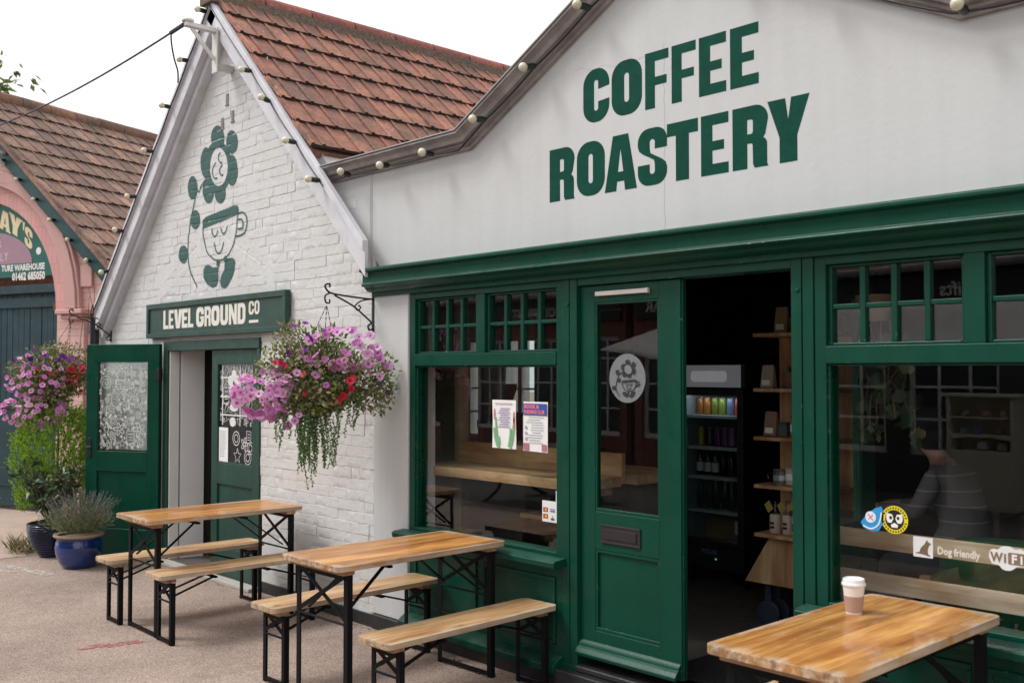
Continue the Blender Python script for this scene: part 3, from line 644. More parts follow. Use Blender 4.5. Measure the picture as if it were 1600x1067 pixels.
def doodles(mb, x0, x1, z0, z1, y, n, rng, w=.005, big=1.0):
    f = lambda u, v, d: (u, y + d, v)
    occ = []
    k = 0; tries = 0
    while k < n and tries < n * 40:
        tries += 1
        r = (rng.uniform(.06, .085) if k < 7 else rng.uniform(.03, .05) if k < 34 else rng.uniform(.010, .022)) * big; cx, cz = rng.uniform(x0 + r, x1 - r), rng.uniform(z0 + r, z1 - r)
        if any((cx - a) ** 2 + (cz - b) ** 2 < (r + c) ** 2 * .72 for a, b, c in occ): continue
        occ.append((cx, cz, r)); k += 1; q = rng.randrange(7); e = k * 1e-5
        P = lambda pts: stroke(mb, pts, w * rng.uniform(.8, 1.2) * (1.25 if r > .05 else 1), f, -e - .0004, -e)
        ring = lambda a, b, t0=0: [(cx + a * math.cos(2 * math.pi * i / 18 + t0), cz + b * math.sin(2 * math.pi * i / 18 + t0)) for i in range(19)]
        if q == 0: P(ring(r, r)); P(ring(r * .55, r * .55))
        elif q == 1: P([(cx + r * (.72 + .28 * math.cos(5 * t)) * math.cos(t), cz + r * (.72 + .28 * math.cos(5 * t)) * math.sin(t)) for t in [2 * math.pi * i / 40 for i in range(41)]]); P(ring(r * .3, r * .3))
        elif q == 2: P(ring(r * .62, r)); P(smoothpath([(cx, cz + r * .9), (cx + r * .2, cz + r * .3), (cx - r * .2, cz - r * .3), (cx, cz - r * .9)], 4))
        elif q == 3: P([(cx - r * .8, cz + r * .6), (cx - r * .6, cz - r * .7), (cx + r * .5, cz - r * .7), (cx + r * .7, cz + r * .6), (cx - r * .8, cz + r * .6)]); P(smoothpath([(cx + r * .68, cz + r * .35), (cx + r, cz + r * .2), (cx + r * .6, cz - r * .3)], 4))
        elif q == 4: P([(cx + (r if i % 2 == 0 else r * .42) * math.sin(math.pi * i / 5), cz + (r if i % 2 == 0 else r * .42) * math.cos(math.pi * i / 5)) for i in range(11)])
        elif q == 5: P([(cx + r * .9 * (1 - i / 26) * math.cos(i * .6), cz + r * .9 * (1 - i / 26) * math.sin(i * .6)) for i in range(26)])
        else:
            P([(cx - r * .7, cz - r), (cx + r * .7, cz - r), (cx + r * .7, cz + r), (cx - r * .7, cz + r), (cx - r * .7, cz - r)]); P([(cx - r * .4, cz + r * .5), (cx + r * .4, cz + r * .5)]); P([(cx - r * .4, cz), (cx + r * .3, cz)]); P([(cx - r * .4, cz - r * .4), (cx + r * .4, cz - r * .4)])
chalk = flat('white_pen_drawing', (.70, .70, .69), .7)
# open left leaf (angled out from its hinge) and the closed right leaf
ld = leaf_door(bs, (-8.945, -.03, 0), math.atan2(-.484, -.875), .80, .03, 1.965, green, .125, tinted_glass, .985, 1.80, .28, .80)
# the back of the leaf faces the street after it swings, so its drawing sits on that face
dm = MB(); rng = random.Random(11); doodles(dm, .13, .67, .995, 1.79, .029, 150, rng, .0046, .9)
pass
obj('pen_drawing', dm, chalk, ld)
obj('handle', MB().box(.735, .775, .045, .052, .92, 1.10).tube([(.755, .05, 1.02), (.755, .085, 1.02), (.70, .09, 1.02)], .009, 8), black_iron, ld, bevel=.002)
obj('hinge', MB().box(-.02, .03, .02, .052, 1.64, 1.74).tube([(-.006, .055, 1.63), (-.006, .055, 1.75)], .010, 8), black_iron, ld, bevel=.002)
obj('hinge', MB().box(-.02, .03, .02, .052, .36, .46), black_iron, ld, bevel=.002)
rd = leaf_door(bs, (-8.060, .012, 0), 0, .80, .03, 1.898, green_old, .105, glass, .955, 1.775, .26, .78)
rng = random.Random(12); dm = MB(); doodles(dm, .30, .69, .96, 1.24, .018, 34, rng, .0055, .8); obj('pen_drawing', dm, chalk, rd); dm = MB(); doodles(dm, .11, .69, 1.27, 1.77, .018, 60, rng, .0042, .9); obj('pen_drawing', dm, chalk, rd); dm = MB()
f0 = lambda u, v, d: (u, .0175 + d, v)
for i in range(5):
    a = R(90 + 72 * i); dm.prism(ell(.36 + .062 * math.cos(a), 1.62 + .062 * math.sin(a), .045, .045, 14), f0, -.0012 - i * .0001, -.0008 + i * .00001 - .0001 * i)
dm.prism(ell(.36, 1.42, .075, .034, 18), f0, -.0012, -.0008); dm.prism(ell(.34, 1.30, .05, .04, 14), f0, -.0012, -.0008)
obj('flower_drawing', dm, chalk, rd); dm = MB()
for x in (.16, .46): dm.box(x, x + .012, .0155, .0160, 1.27, 1.77)
for z in (1.35, 1.50, 1.66): dm.box(.13, .68, .0150, .0154, z, z + .011)
obj('pen_drawing', dm, chalk, rd)
obj('notice', MB().box(.112, .27, .013, .0145, .965, 1.25), paper, rd)
nl = MB()
for i in range(14): nl.box(.13, .13 + rng.uniform(.07, .125), .0122, .0127, 1.215 - i * .016, 1.219 - i * .016)
obj('notice_print', nl, flat('grey_print', (.3, .3, .32), .8), rd)
obj('hinge', MB().box(.745, .765, -.004, 0, 1.63, 1.74), M('brass', (.45, .30, .10), .4, metal=.6), rd)

# mural on the bricks: laid over the relief of the brickwork
MF={'p1':[(0.227,0.674),(0.22,0.641),(0.2,0.614),(0.168,0.596),(0.129,0.59),(0.086,0.597),(0.046,0.616),(0.012,0.644),(-0.01,0.679),(-0.018,0.716),(-0.011,0.75),(0.01,0.777),(0.043,0.794),(0.083,0.8),(0.125,0.792),(0.165,0.773),(0.198,0.744),(0.219,0.71)],
 'p2':[(0.456,0.597),(0.451,0.564),(0.435,0.537),(0.409,0.518),(0.377,0.512),(0.343,0.517),(0.31,0.534),(0.283,0.561),(0.265,0.594),(0.258,0.63),(0.264,0.663),(0.281,0.691),(0.307,0.709),(0.339,0.715),(0.374,0.709),(0.406,0.691),(0.433,0.665),(0.45,0.632)],
 'p3':[(0.46,0.364),(0.455,0.32),(0.439,0.284),(0.413,0.258),(0.381,0.247),(0.347,0.252),(0.314,0.272),(0.287,0.304),(0.269,0.346),(0.262,0.392),(0.268,0.436),(0.284,0.473),(0.31,0.499),(0.343,0.509),(0.377,0.504),(0.409,0.483),(0.436,0.45),(0.454,0.409)],
 'p4':[(0.256,0.201),(0.251,0.172),(0.234,0.149),(0.209,0.133),(0.177,0.127),(0.142,0.131),(0.109,0.145),(0.082,0.168),(0.064,0.196),(0.058,0.226),(0.063,0.255),(0.08,0.278),(0.107,0.294),(0.139,0.3),(0.174,0.295),(0.206,0.281),(0.232,0.258),(0.25,0.23)],
 'p5':[(0.051,0.257),(0.045,0.218),(0.028,0.185),(0.0,0.162),(-0.034,0.153),(-0.071,0.157),(-0.106,0.175),(-0.135,0.205),(-0.155,0.243),(-0.162,0.284),(-0.156,0.324),(-0.138,0.357),(-0.11,0.379),(-0.075,0.388),(-0.038,0.383),(-0.004,0.364),(0.025,0.335),(0.044,0.297)],
 'p6':[(0.002,0.494),(-0.003,0.449),(-0.02,0.411),(-0.047,0.385),(-0.08,0.373),(-0.117,0.378),(-0.151,0.399),(-0.179,0.434),(-0.199,0.477),(-0.206,0.525),(-0.2,0.571),(-0.183,0.61),(-0.155,0.636),(-0.122,0.646),(-0.085,0.641),(-0.051,0.619),(-0.024,0.585),(-0.005,0.541)],
 'l1':[(-0.261,0.316),(-0.266,0.281),(-0.282,0.252),(-0.306,0.231),(-0.337,0.223),(-0.37,0.227),(-0.401,0.243),(-0.427,0.27),(-0.444,0.304),(-0.451,0.341),(-0.446,0.376),(-0.43,0.405),(-0.405,0.425),(-0.374,0.433),(-0.341,0.429),(-0.31,0.412),(-0.285,0.385),(-0.268,0.352)],
 'l2':[(-0.206,0.031),(-0.211,0.003),(-0.227,-0.02),(-0.251,-0.037),(-0.281,-0.043),(-0.314,-0.04),(-0.345,-0.027),(-0.37,-0.005),(-0.388,0.022),(-0.394,0.051),(-0.389,0.08),(-0.373,0.103),(-0.348,0.119),(-0.317,0.126),(-0.285,0.122),(-0.254,0.109),(-0.229,0.087),(-0.212,0.06)],
 'l3':[(-0.432,-0.253),(-0.437,-0.28),(-0.453,-0.303),(-0.477,-0.318),(-0.507,-0.326),(-0.54,-0.323),(-0.571,-0.311),(-0.596,-0.291),(-0.613,-0.265),(-0.62,-0.237),(-0.614,-0.21),(-0.598,-0.187),(-0.574,-0.171),(-0.543,-0.164),(-0.51,-0.167),(-0.48,-0.179),(-0.455,-0.199),(-0.438,-0.225)],
 'band':[(-0.16,-0.007),(-0.15,0.022),(-0.092,0.042),(0.418,0.082),(0.468,0.069),(0.48,0.039),(0.469,0.005),(0.419,-0.006),(-0.149,-0.054)],
 's1':[(-0.132,-0.408),(-0.1,-0.378),(-0.052,-0.373),(0.005,-0.389),(0.044,-0.406),(0.138,-0.403),(0.143,-0.516),(0.109,-0.563),(0.031,-0.573),(-0.065,-0.54),(-0.134,-0.476)],
 's2':[(0.251,-0.359),(0.29,-0.348),(0.395,-0.351),(0.431,-0.385),(0.42,-0.442),(0.368,-0.517),(0.294,-0.58),(0.239,-0.592),(0.187,-0.576),(0.171,-0.526),(0.195,-0.476),(0.246,-0.436)]}
MW={'face':[(0.289,0.418),(0.284,0.376),(0.269,0.339),(0.245,0.308),(0.212,0.287),(0.174,0.275),(0.132,0.275),(0.09,0.287),(0.05,0.309),(0.015,0.34),(-0.012,0.378),(-0.029,0.421),(-0.036,0.465),(-0.031,0.508),(-0.015,0.546),(0.011,0.577),(0.045,0.598),(0.084,0.608),(0.126,0.607),(0.168,0.595),(0.207,0.572),(0.241,0.54),(0.267,0.503),(0.283,0.461)]}
MS={'c1':[(0.158,0.559),(0.121,0.531),(0.131,0.492),(0.169,0.469),(0.19,0.472)],
 'c2':[(0.075,0.486),(0.022,0.442),(0.023,0.39),(0.062,0.352),(0.109,0.351)],
 'c3':[(0.191,0.447),(0.148,0.424),(0.149,0.387),(0.18,0.362),(0.211,0.366)],
 'stem':[(-0.092,0.368),(-0.179,0.327),(-0.227,0.276)],
 'stem2':[(-0.227,0.273),(-0.294,0.297),(-0.309,0.215),(-0.384,0.047),(-0.428,-0.118),(-0.432,-0.271),(-0.381,-0.413),(-0.251,-0.551)],
 'cup':[(-0.152,-0.038),(-0.138,-0.13),(-0.071,-0.256),(0.042,-0.328),(0.146,-0.351),(0.275,-0.337),(0.379,-0.259),(0.436,-0.164),(0.469,0.012)],
 'han':[(0.469,0.005),(0.55,0.007),(0.617,-0.041),(0.61,-0.131),(0.553,-0.171),(0.437,-0.178)],
 'han2':[(0.473,-0.046),(0.522,-0.044),(0.558,-0.076),(0.547,-0.118),(0.465,-0.119)],
 'e1':[(0.012,-0.07),(0.029,-0.119),(0.067,-0.142),(0.105,-0.13),(0.123,-0.092)],
 'e2':[(0.178,-0.08),(0.201,-0.122),(0.235,-0.134),(0.271,-0.114),(0.294,-0.073)],
 'm':[(0.062,-0.191),(0.091,-0.258),(0.142,-0.292),(0.197,-0.267),(0.23,-0.202)],
 'leg1':[(0.143,-0.345),(0.125,-0.398)],
 'leg2':[(0.247,-0.334),(0.284,-0.374)]}

def inside(p, poly):
    x, y = p; c = False; j = len(poly) - 1
    for i in range(len(poly)):
        (xi, yi), (xj, yj) = poly[i], poly[j]
        if (yi > y) != (yj > y) and x < (xj - xi) * (y - yi) / (yj - yi) + xi: c = not c
        j = i
    return c
def paint(mb, polys, lift, cell=.0042, minus=()):
    for pl in polys:
        xs = [p[0] for p in pl]; zs = [p[1] for p in pl]; idx = {}
        def vid(i, k):
            if (i, k) not in idx:
                x, z = x0 + i * cell, z0 + k * cell
                idx[(i, k)] = len(mb.v); mb.v.append((x, hb(x, z) - lift, z))
            return idx[(i, k)]
        x0, z0 = min(xs), min(zs)
        for i in range(int((max(xs) - x0) / cell) + 1):
            for k in range(int((max(zs) - z0) / cell) + 1):
                c = (x0 + (i + .5) * cell, z0 + (k + .5) * cell)
                if inside(c, pl) and not any(inside(c, m) for m in minus):
                    mb.f.append((vid(i, k), vid(i + 1, k), vid(i + 1, k + 1), vid(i, k + 1))); mb.m.append(0)
wld = lambda pts: [(p[0] - 8.07, p[1] + 3.0) for p in pts]
MF['pcore'] = [((p[0] - .162) * 1.5 + .162, (p[1] - .43) * 1.34 + .43) for p in MW['face']]
mm = MB(); face = wld(MW['face'])
for q, (k, p) in enumerate(MF.items()): paint(mm, [wld(p)], .0026 + q * .00012, minus=[face] if k[0] == 'p' else ())
for q, (k, p) in enumerate(MS.items()): paint(mm, [ribbon([(v.x, v.y) for v in smoothpath([Vector(a) for a in wld(p)], 6)], .012 if k[0] in 'cem' else (.05 if k.startswith('leg') else .0135))], .0042 + q * .00012, cell=.0035)
obj('mural', mm, mural_green, bs, True, fix=False)

# sign board over the doorway
sb = thing('shop_sign', 'dark green framed sign board with cream capitals above the brick shop doors', 'sign', (-8.0, -.03, 2.02))
sm = MB().box(-9.235, -6.76, -.042, -.010, 2.06, 2.29)
sm.box(-9.245, -6.752, -.058, -.008, 2.285, 2.333).box(-9.245, -6.752, -.058, -.008, 2.02, 2.062).box(-9.245, -9.20, -.0575, -.008, 2.062, 2.285).box(-6.797, -6.752, -.0575, -.008, 2.062, 2.285)
obj('board', sm, green_old, sb, True, bevel=.004)
lm = MB(); fs = wallfn(-.0432)
gp = .009
xe = [-8.901, -8.796, -8.682, -8.543, -8.421, -8.306]; letters(lm, 'LEVEL', list(zip([-8.901, -8.788, -8.682, -8.525, -8.402], [-8.797, -8.690, -8.519, -8.412, -8.302])), 2.097, 2.265, fs, -.001, .0015, .40, .45)
letters(lm, 'GROUND', [(-8.246, -8.103), (-8.091, -7.976), (-7.968, -7.822), (-7.808, -7.675), (-7.660, -7.527), (-7.512, -7.384)], 2.097, 2.265, fs, -.001, .0015, .35, .46)
letters(lm, 'CO', [(-7.331, -7.248), (-7.238, -7.161)], 2.165, 2.275, fs, -.001, .0015, .32, .46); lm.box(-7.325, -7.178, -.0445, -.0420, 2.100, 2.122)
obj('lettering', lm, sign_cream, sb, True)

# ================================================================== GREEN-FRONTED COFFEE SHOP
cs = thing('coffee_shop', 'white rendered shop with big green lettering and a dark green timber shopfront', 'building', (-2.2, 0, 0))
TR = [(-6.33, 3.165), (-4.69, 3.165), (-3.20, 3.955), (-1.68, 3.205), (.2, 3.205), (1.72, 3.955), (3.3, 3.165), (4.0, 3.165)]
fas = [(-5.50, 2.30), (4.0, 2.30)] + [(x, z - .02) for x, z in reversed(TR)]
fas[-1] = (-6.32, 3.145)
obj('gable_wall', MB().prism(fas, fnb, 0, .22), render_white, cs, True)
tp = MB().sweep([(0, .05), (0, -.115), (-.014, -.118), (-.022, -.10), (-.034, -.085), (-.060, -.078), (-.062, -.050), (-.078, -.050), (-.080, -.026), (-.10, -.022), (-.102, .0), (-.102, .05)], TR)
obj('parapet_trim', tp, grey_trim, cs, True)
obj('parapet_flashing', MB().sweep([(.003, .10), (.003, -.125), (.010, -.125), (.012, .10)], TR), M('lead_flashing', (.33, .33, .34), .6, .1), cs, True)
obj('joint_strip', MB().box(-5.745, -5.71, -.006, 0, 2.40, 3.06).box(-5.732, -5.722, -.010, -.006, 2.40, 3.06), render_white, cs, True)
crm = MB()
cpts = [(-3.190 + rnd.uniform(-.004, .004), 2.42 + i * .035) for i in range(28)]
stroke(crm, cpts, .0022, fnb, -.0006, .0003); cp2 = [(-3.80 + i * .05, 3.36 - i * .006 + .012 * math.sin(i * 1.9) + (.03 if i > 8 else 0)) for i in range(14)]
stroke(crm, cp2, .0016, fnb, -.0006, .0003)
obj('hairline_crack', crm, flat('crack_line', (.38, .37, .36), .9), cs, True)
pm = MB().box(-5.667, -5.288, -.012, .22, .10, 2.262)
obj('pier', pm, render_white, cs, True, bevel=.008)
obj('pier', MB().box(-.97, -.30, -.012, .22, .10, 2.262), render_white, cs, True, bevel=.008)
obj('pier_plinth', MB().box(-5.668, -5.287, -.03, .2, 0, .10), plinth_black, cs, True, bevel=.012)
co = MB().sweep([(0, .0), (0, -.125), (-.008, -.133), (-.022, -.133), (-.030, -.122), (-.034, -.108), (-.040, -.104), (-.098, -.104), (-.102, -.112), (-.112, -.117), (-.120, -.110), (-.124, -.092), (-.136, -.082), (-.150, -.066), (-.158, -.05), (-.160, -.03), (-.185, -.028), (-.185, .0)], [(-5.672, 2.405), (4.0, 2.405)])
obj('cornice', co, green, cs, True, bevel=.0025)
# big lettering painted on the render
lt = MB(); fl = wallfn(0)
letters(lt, 'COFFEE', list(zip([-3.743, -3.539, -3.312, -3.142, -2.975, -2.794], [-3.556, -3.333, -3.162, -2.994, -2.817, -2.637])), 3.050, 3.338, fl, -.0012, .0005, .42, .42)
letters(lt, 'ROASTERY', list(zip([-4.001, -3.792, -3.589, -3.362, -3.173, -2.965, -2.783, -2.592], [-3.809, -3.589, -3.369, -3.173, -2.983, -2.806, -2.589, -2.376])), 2.660, 2.952, fl, -.0012, .0005, .42, .42)
obj('painted_lettering', lt, letter_green, cs, True)

def shop_window(x0, x1):
    """x0, x1: outer edges of the timber frame"""
    mid = (x0 + x1) / 2; a, b = x0 + .055, x1 - .05
    f = MB().box(x0, a, 0, .11, .70, 2.222).box(b, x1, 0, .11, .70, 2.222)
    f.box(a, b, 0, .11, 2.182, 2.222).box(a, b, -.006, .11, 1.752, 1.828).box(a, b, .0, .11, .70, .722)
    f.box(mid - .04, mid + .04, .001, .109, 1.828, 2.182)
    f.box(a, b, .012, .03, 1.742, 1.7515).box(a, a + .012, .012, .03, .722, 1.742).box(b - .012, b, .012, .03, .722, 1.742)
    w = obj('window_frame', f, green, cs, True, bevel=.004)
    g = MB()
    for (p, q) in ((a, mid - .04), (mid + .04, b)):
        g.box(p, p + .045, .012, .08, 1.828, 2.182).box(q - .045, q, .012, .08, 1.828, 2.182) if False else None
        p2, q2 = p + .018, q - .018
        g.box(p, p2, .022, .062, 1.828, 2.182).box(q2, q, .022, .062, 1.828, 2.182).box(p2, q2, .022, .062, 1.828, 1.842).box(p2, q2, .022, .062, 2.168, 2.182)
        wd = (q2 - p2) / 4
        for i in (1, 2, 3): g.box(p2 + wd * i - .013, p2 + wd * i + .013, .0235, .06, 1.842, 2.168)
        for i in range(4): g.box(p2 + wd * i + (.013 if i else 0), p2 + wd * (i + 1) - (.013 if i < 3 else 0), .026, .06, 1.988, 2.010)
    obj('glazing_bars', g, green, w, bevel=.005)
    obj('window_pane', MB().box(a - .004, b + .004, .05, .056, .712, 1.76), glass, w)
    tl = MB()
    for (p, q) in ((a, mid - .04), (mid + .04, b)): tl.box(p + .01, q - .01, .046, .052, 1.83, 2.18)
    obj('toplight_pane', tl, glass, w)
    s = MB().prism([(-.10, .655), (-.105, .685), (-.09, .695), (.0, .702), (.0, .655)], lambda u, v, d: (d, u, v), x0 - .05, x1 + .03)
    obj('window_sill', s, green, w, bevel=.004)
    r = MB().box(x0, x1, .006, .11, .09, .655)
    n = 2; gap = .06; pw = (x1 - x0 - gap * 3) / n
    for i in range(n):
        p = x0 + gap + i * (pw + gap)
        for (u0, u1, v0, v1) in ((p, p + pw, .56, .585), (p, p + pw, .22, .24), (p, p + .018, .24, .56), (p + pw - .018, p + pw, .24, .56)): r.box(u0, u1, -.006, .006, v0, v1)
    r.prism([(-.075, .085), (-.08, .125), (-.06, .14), (-.02, .165), (.006, .17), (.006, .085)], lambda u, v, d: (d, u, v), x0 - .02, x1 + .0)
    obj('stall_riser', r, green, cs, True, bevel=.004)
    obj('stall_plinth', MB().box(x0, x1, -.02, .1, 0, .085), plinth_black, cs, True)
    return w
winL = shop_window(-5.285, -3.902); winR = shop_window(-2.362, -.975)
# doorway: posts with a grooved face, head, step
pf = MB()
for (p, q) in ((-3.900, -3.790), (-2.474, -2.364)):
    m_ = (p + q) / 2
    pf.box(p, m_ - .003, -.008, .12, .10, 2.222).box(m_ + .003, q, -.008, .12, .10, 2.222).box(m_ - .003, m_ + .003, .004, .118, .10, 2.222)
    pf.box(m_ - .06 if p < -3 else p, q if p < -3 else m_ + .06, -.020, -.0085, .10, .14)
pf.box(-3.788, -2.476, -.004, .12, 2.180, 2.222)
obj('doorway_frame', pf, green, cs, True, bevel=.005)
obj('screw_cap', MB().lathe([(.012, 0), (.010, -.006), (0, -.008)], (-3.86, -.008, 2.08), 10, axis='y'), green, cs, True)
obj('screw_cap', MB().lathe([(.012, 0), (.010, -.006), (0, -.008)], (-2.44, -.008, 2.08), 10, axis='y'), green, cs, True)
obj('door_step', MB().box(-3.905, -2.36, -.07, .30, .001, .115).box(-3.79, -2.47, -.03, .30, .116, .15), plinth_black, cs, True, bevel=.01)
def cafe_door(loc, rz):
    d = MB(); w = .676; T = .048
    d.box(0, .105, 0, T, .20, 2.176).box(.54, w, 0, T, .20, 2.176).box(.105, .54, 0, T, 2.085, 2.176).box(.105, .54, 0, T, .775, .975).box(.105, .54, 0, T, .20, .345)
    d.box(.103, .542, .018, .030, .343, .777)
    for (u0, u1, v0, v1) in ((.105, .54, .345, .363), (.105, .54, .975, .993), (.105, .54, .757, .7745), (.105, .119, .363, .757), (.526, .54, .363, .757), (.105, .117, .993, 2.085), (.528, .54, .993, 2.085), (.117, .528, 2.073, 2.0845)):
        d.box(u0, u1, .003, .0175, v0, v1)
    d.box(.668, .684, .010, .04, .20, 2.176)
    o = obj('door', d, green, cs, bevel=.0035); o.location = Vector(loc) - Vector(cs.location); o.rotation_euler = (0, 0, rz)
    obj('pane', MB().box(.10, .545, .021, .027, .97, 2.09), glass, o)
    wb = MB().prism([(-.045, .205), (-.05, .222), (-.034, .245), (-.022, .252), (-.018, .27), (.0, .285), (.0, .205)], lambda u, v, d: (d, u, v), .0, .672)
    obj('weather_bar', wb, green, o, bevel=.003)
    return o
dl = cafe_door((-3.788, .02, 0), 0)
obj('letter_plate', MB().box(.155, .42, -.008, 0, .815, .912).box(.178, .397, -.013, -.0085, .838, .889).box(.155, .42, -.011, -.0085, .815, .824).box(.155, .42, -.011, -.0085, .903, .912), M('aged_bronze', (.035, .028, .032), .45, .2, metal=.3), dl, bevel=.003)
obj('contact_strip', MB().box(.125, .485, -.022, 0, 2.118, 2.142).box(.475, .487, -.024, -.0005, 2.116, 2.144), galv, dl, bevel=.003)
hd = MB().tube([(.50, .075, 1.36), (.50, .10, 1.36), (.50, .10, 1.64), (.50, .075, 1.64)], .009, 8)
obj('pull_handle', hd, M('brushed_steel', (.6, .6, .6), .3, metal=1), dl, smooth=40)
cafe_door((-2.486, .10, 0), R(90))
# inside: walls, floor, ceiling, roof
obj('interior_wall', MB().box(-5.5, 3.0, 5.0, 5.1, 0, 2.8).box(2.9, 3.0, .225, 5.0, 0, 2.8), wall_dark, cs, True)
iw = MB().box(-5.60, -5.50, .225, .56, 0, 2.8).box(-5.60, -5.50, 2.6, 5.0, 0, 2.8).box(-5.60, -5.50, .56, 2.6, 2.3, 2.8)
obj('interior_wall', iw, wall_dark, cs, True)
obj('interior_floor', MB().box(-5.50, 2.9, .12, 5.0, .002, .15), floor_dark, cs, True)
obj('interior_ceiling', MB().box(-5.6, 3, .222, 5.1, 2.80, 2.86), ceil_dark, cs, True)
obj('front_wall', MB().box(-.30, 4.0, 0, .22, 0, 2.30), render_white, cs, True)
rf = MB()
for (p, q) in zip(TR[:-1], TR[1:]): rf.add([(p[0], .10, p[1] - .02), (q[0], .10, q[1] - .02), (q[0], 5.2, q[1] - .02), (p[0], 5.2, p[1] - .02), (p[0], .10, p[1] - .09), (q[0], .10, q[1] - .09), (q[0], 5.2, q[1] - .09), (p[0], 5.2, p[1] - .09)], [(0, 1, 2, 3), (4, 7, 6, 5), (0, 4, 5, 1), (1, 5, 6, 2), (2, 6, 7, 3), (3, 7, 4, 0)])
obj('roof', rf, M('grey_roof_felt', (.12, .12, .125), .9, .2), cs, True)

# ================================================================== PINK WAREHOUSE (turned a little towards the street)
PR = R(20); PO = Vector((-13.25, .02, 0))
ps = thing('pink_warehouse', 'pink painted brick building with arched teal doors and brown tiled roof', 'building', PO, PR)
AC, AZ, AR = -.64, 2.45, 1.385          # arch centre, spring height, radius
def arcpts(r, a0=0, a1=180, n=24): return [(AC + r * math.cos(R(a0 + (a1 - a0) * i / n)), AZ + r * math.sin(R(a0 + (a1 - a0) * i / n))) for i in range(n + 1)]
RG, RZ, RS = -.78, 5.22, .872            # ridge across / height / slope
edge = 2.15
out = [(RG - (edge - RG), 0), (AC - AR, 0)] + list(reversed(arcpts(AR))) + [(AC + AR, 0), (edge, 0), (edge, RZ - .1 - RS * (edge - RG)), (RG, RZ - .1), (RG - (edge - RG), RZ - .1 - RS * (edge - RG))]
obj('wall', MB().prism(out, fnb, 0, .25).box(edge - .2, edge, .25, 4.8, 0, 2.5).box(2 * RG - edge, 2 * RG - edge + .2, .25, 4.8, 0, 2.5), pink_brick, ps)
am = MB(); band = arcpts(1.60) + list(reversed(arcpts(AR - .0)))
am.prism(band, fnb, -.02, 0)
obj('arch_ring', am, brick_paint('pink_arch_bricks', (.66, .345, .33), .075, .23, .5), ps)
hm = MB(); hood = arcpts(1.79) + list(reversed(arcpts(1.60)))
hm.prism(hood, fnb, -.085, 0); hm.prism(arcpts(1.83) + list(reversed(arcpts(1.79))), fnb, -.06, 0)
obj('hood_mould', hm, pink_smooth, ps, bevel=.02)
for sg in (1, -1):
    x = AC + sg * 1.77
    obj('impost', MB().box(x - .25, x + .2, -.15, 0, AZ - .07, AZ - .01).box(x - .20, x + .16, -.11, 0, AZ - .13, AZ - .07), pink_smooth, ps, bevel=.015)
    obj('pilaster', MB().box(x - .14, x + .12, -.04, 0, 0, AZ - .13), pink_brick, ps)
obj('wall_plate', MB().box(1.17, 1.36, -.035, 0, 2.70, 2.95), pink_smooth, ps, bevel=.006)
# boarded doors and the painted tympanum
dm = MB(); y0 = .13; w = (2 * AR - .02) / 26
for i in range(26):
    a = AC - AR + .01 + i * w; dm.box(a, a + w - .008, y0 + random.uniform(0, .006), y0 + .05, 1.30, 2.66)
for (a, b) in ((AC - AR + .01, AC - .006), (AC + .006, AC + AR - .01)):
    dm.box(a, b, y0 - .03, y0 - .002, 2.50, 2.62).box(a, b, y0 - .012, y0 + .05, .06, 1.29).box(a, b, y0 - .03, y0 - .014, .30, .33).box(a, b, y0 - .03, y0 - .014, 1.26, 1.31)
    dm.box(b - .10, b, y0 - .029, y0 - .002, 1.312, 2.498).box(a, a + .10, y0 - .029, y0 - .002, 1.312, 2.498)
obj('door', dm, teal_old, ps)
obj('door_frame', MB().box(AC - AR, AC + AR, .06, .24, 2.67, 2.77).box(AC + AR - .085, AC + AR - .0, .07, .1, 0, 2.665).box(AC - AR, AC - AR + .085, .07, .1, 0, 2.665), teal_old, ps, bevel=.004)
obj('hinge', MB().box(AC + AR - .13, AC + AR - .05, .045, .069, 2.44, 2.54), M('rust', (.14, .06, .035), .8, .2), ps)
ty = [p for p in arcpts(AR - .01, 0, 180, 40) if p[1] > 2.775]
sgm = obj('tympanum_sign', MB().prism(ty, fnb, .05, .08), sign_teal, ps)
LR = .93
ly = [(AC + .87 * math.cos(t), 3.04 + .42 * math.sin(t)) for t in [math.pi * i / 24 for i in range(25)]]
obj('lilac_lunette', MB().prism(ly, fnb, .046, .05), sign_lilac, sgm)
def onarc(phi, rad): return Vector((AC + rad * math.cos(phi), AZ + rad * math.sin(phi)))
ym = MB()
for ch, ox, oz, ux, uz, w, h in (('A', -.380, 3.508, .91, -.41, .215, .235), ('Y', -.200, 3.452, .89, -.46, .25, .235), ('S', .088, 3.275, .84, -.55, .165, .235)):
    f = lambda u, v, dd, ox=ox, oz=oz, ux=ux, uz=uz: (ox + ux * u + .03 * v, .05 + dd, oz + uz * u + v)
    letters(ym, ch, [(0, w)], 0, h, f, -.004, -.001, .40, .40)
    for q, v0 in ((.03, 0), (w - .03, 0)) if ch == 'A' else (((w / 2, 0), (.04, h - .022), (w - .03, h - .022)) if ch == 'Y' else ()):
        ym.add([f(q - .05, v0, -.0045), f(q + .05, v0, -.0045), f(q + .05, v0 + .022, -.0045), f(q - .05, v0 + .022, -.0045)], [(0, 1, 2, 3)])
ym.prism([(.058, 3.45), (.074, 3.44), (.092, 3.54), (.050, 3.555)], fnb, .046, .049)
obj('yellow_lettering', ym, yellow_paint, sgm)
wmx = MB(); dp = Vector((.345, 3.177)); obj('painted_dot', MB().prism(ell(dp.x, dp.y, .045, .045, 20), fnb, .046, .049), white_paint, sgm)
pf_ = lambda x0, z0: (lambda u, v, d: (x0 + u, .0485 - .001 + d, z0 + v))
text_mb(wmx, 'TURE WAREHOUSE', .105, pf_(.455, 2.955), .0045, align='RIGHT', squeeze=.86)
wmn = MB(); text_mb(wmn, '01462 685050', .128, pf_(.460, 2.836), .0055, align='RIGHT', squeeze=.80)
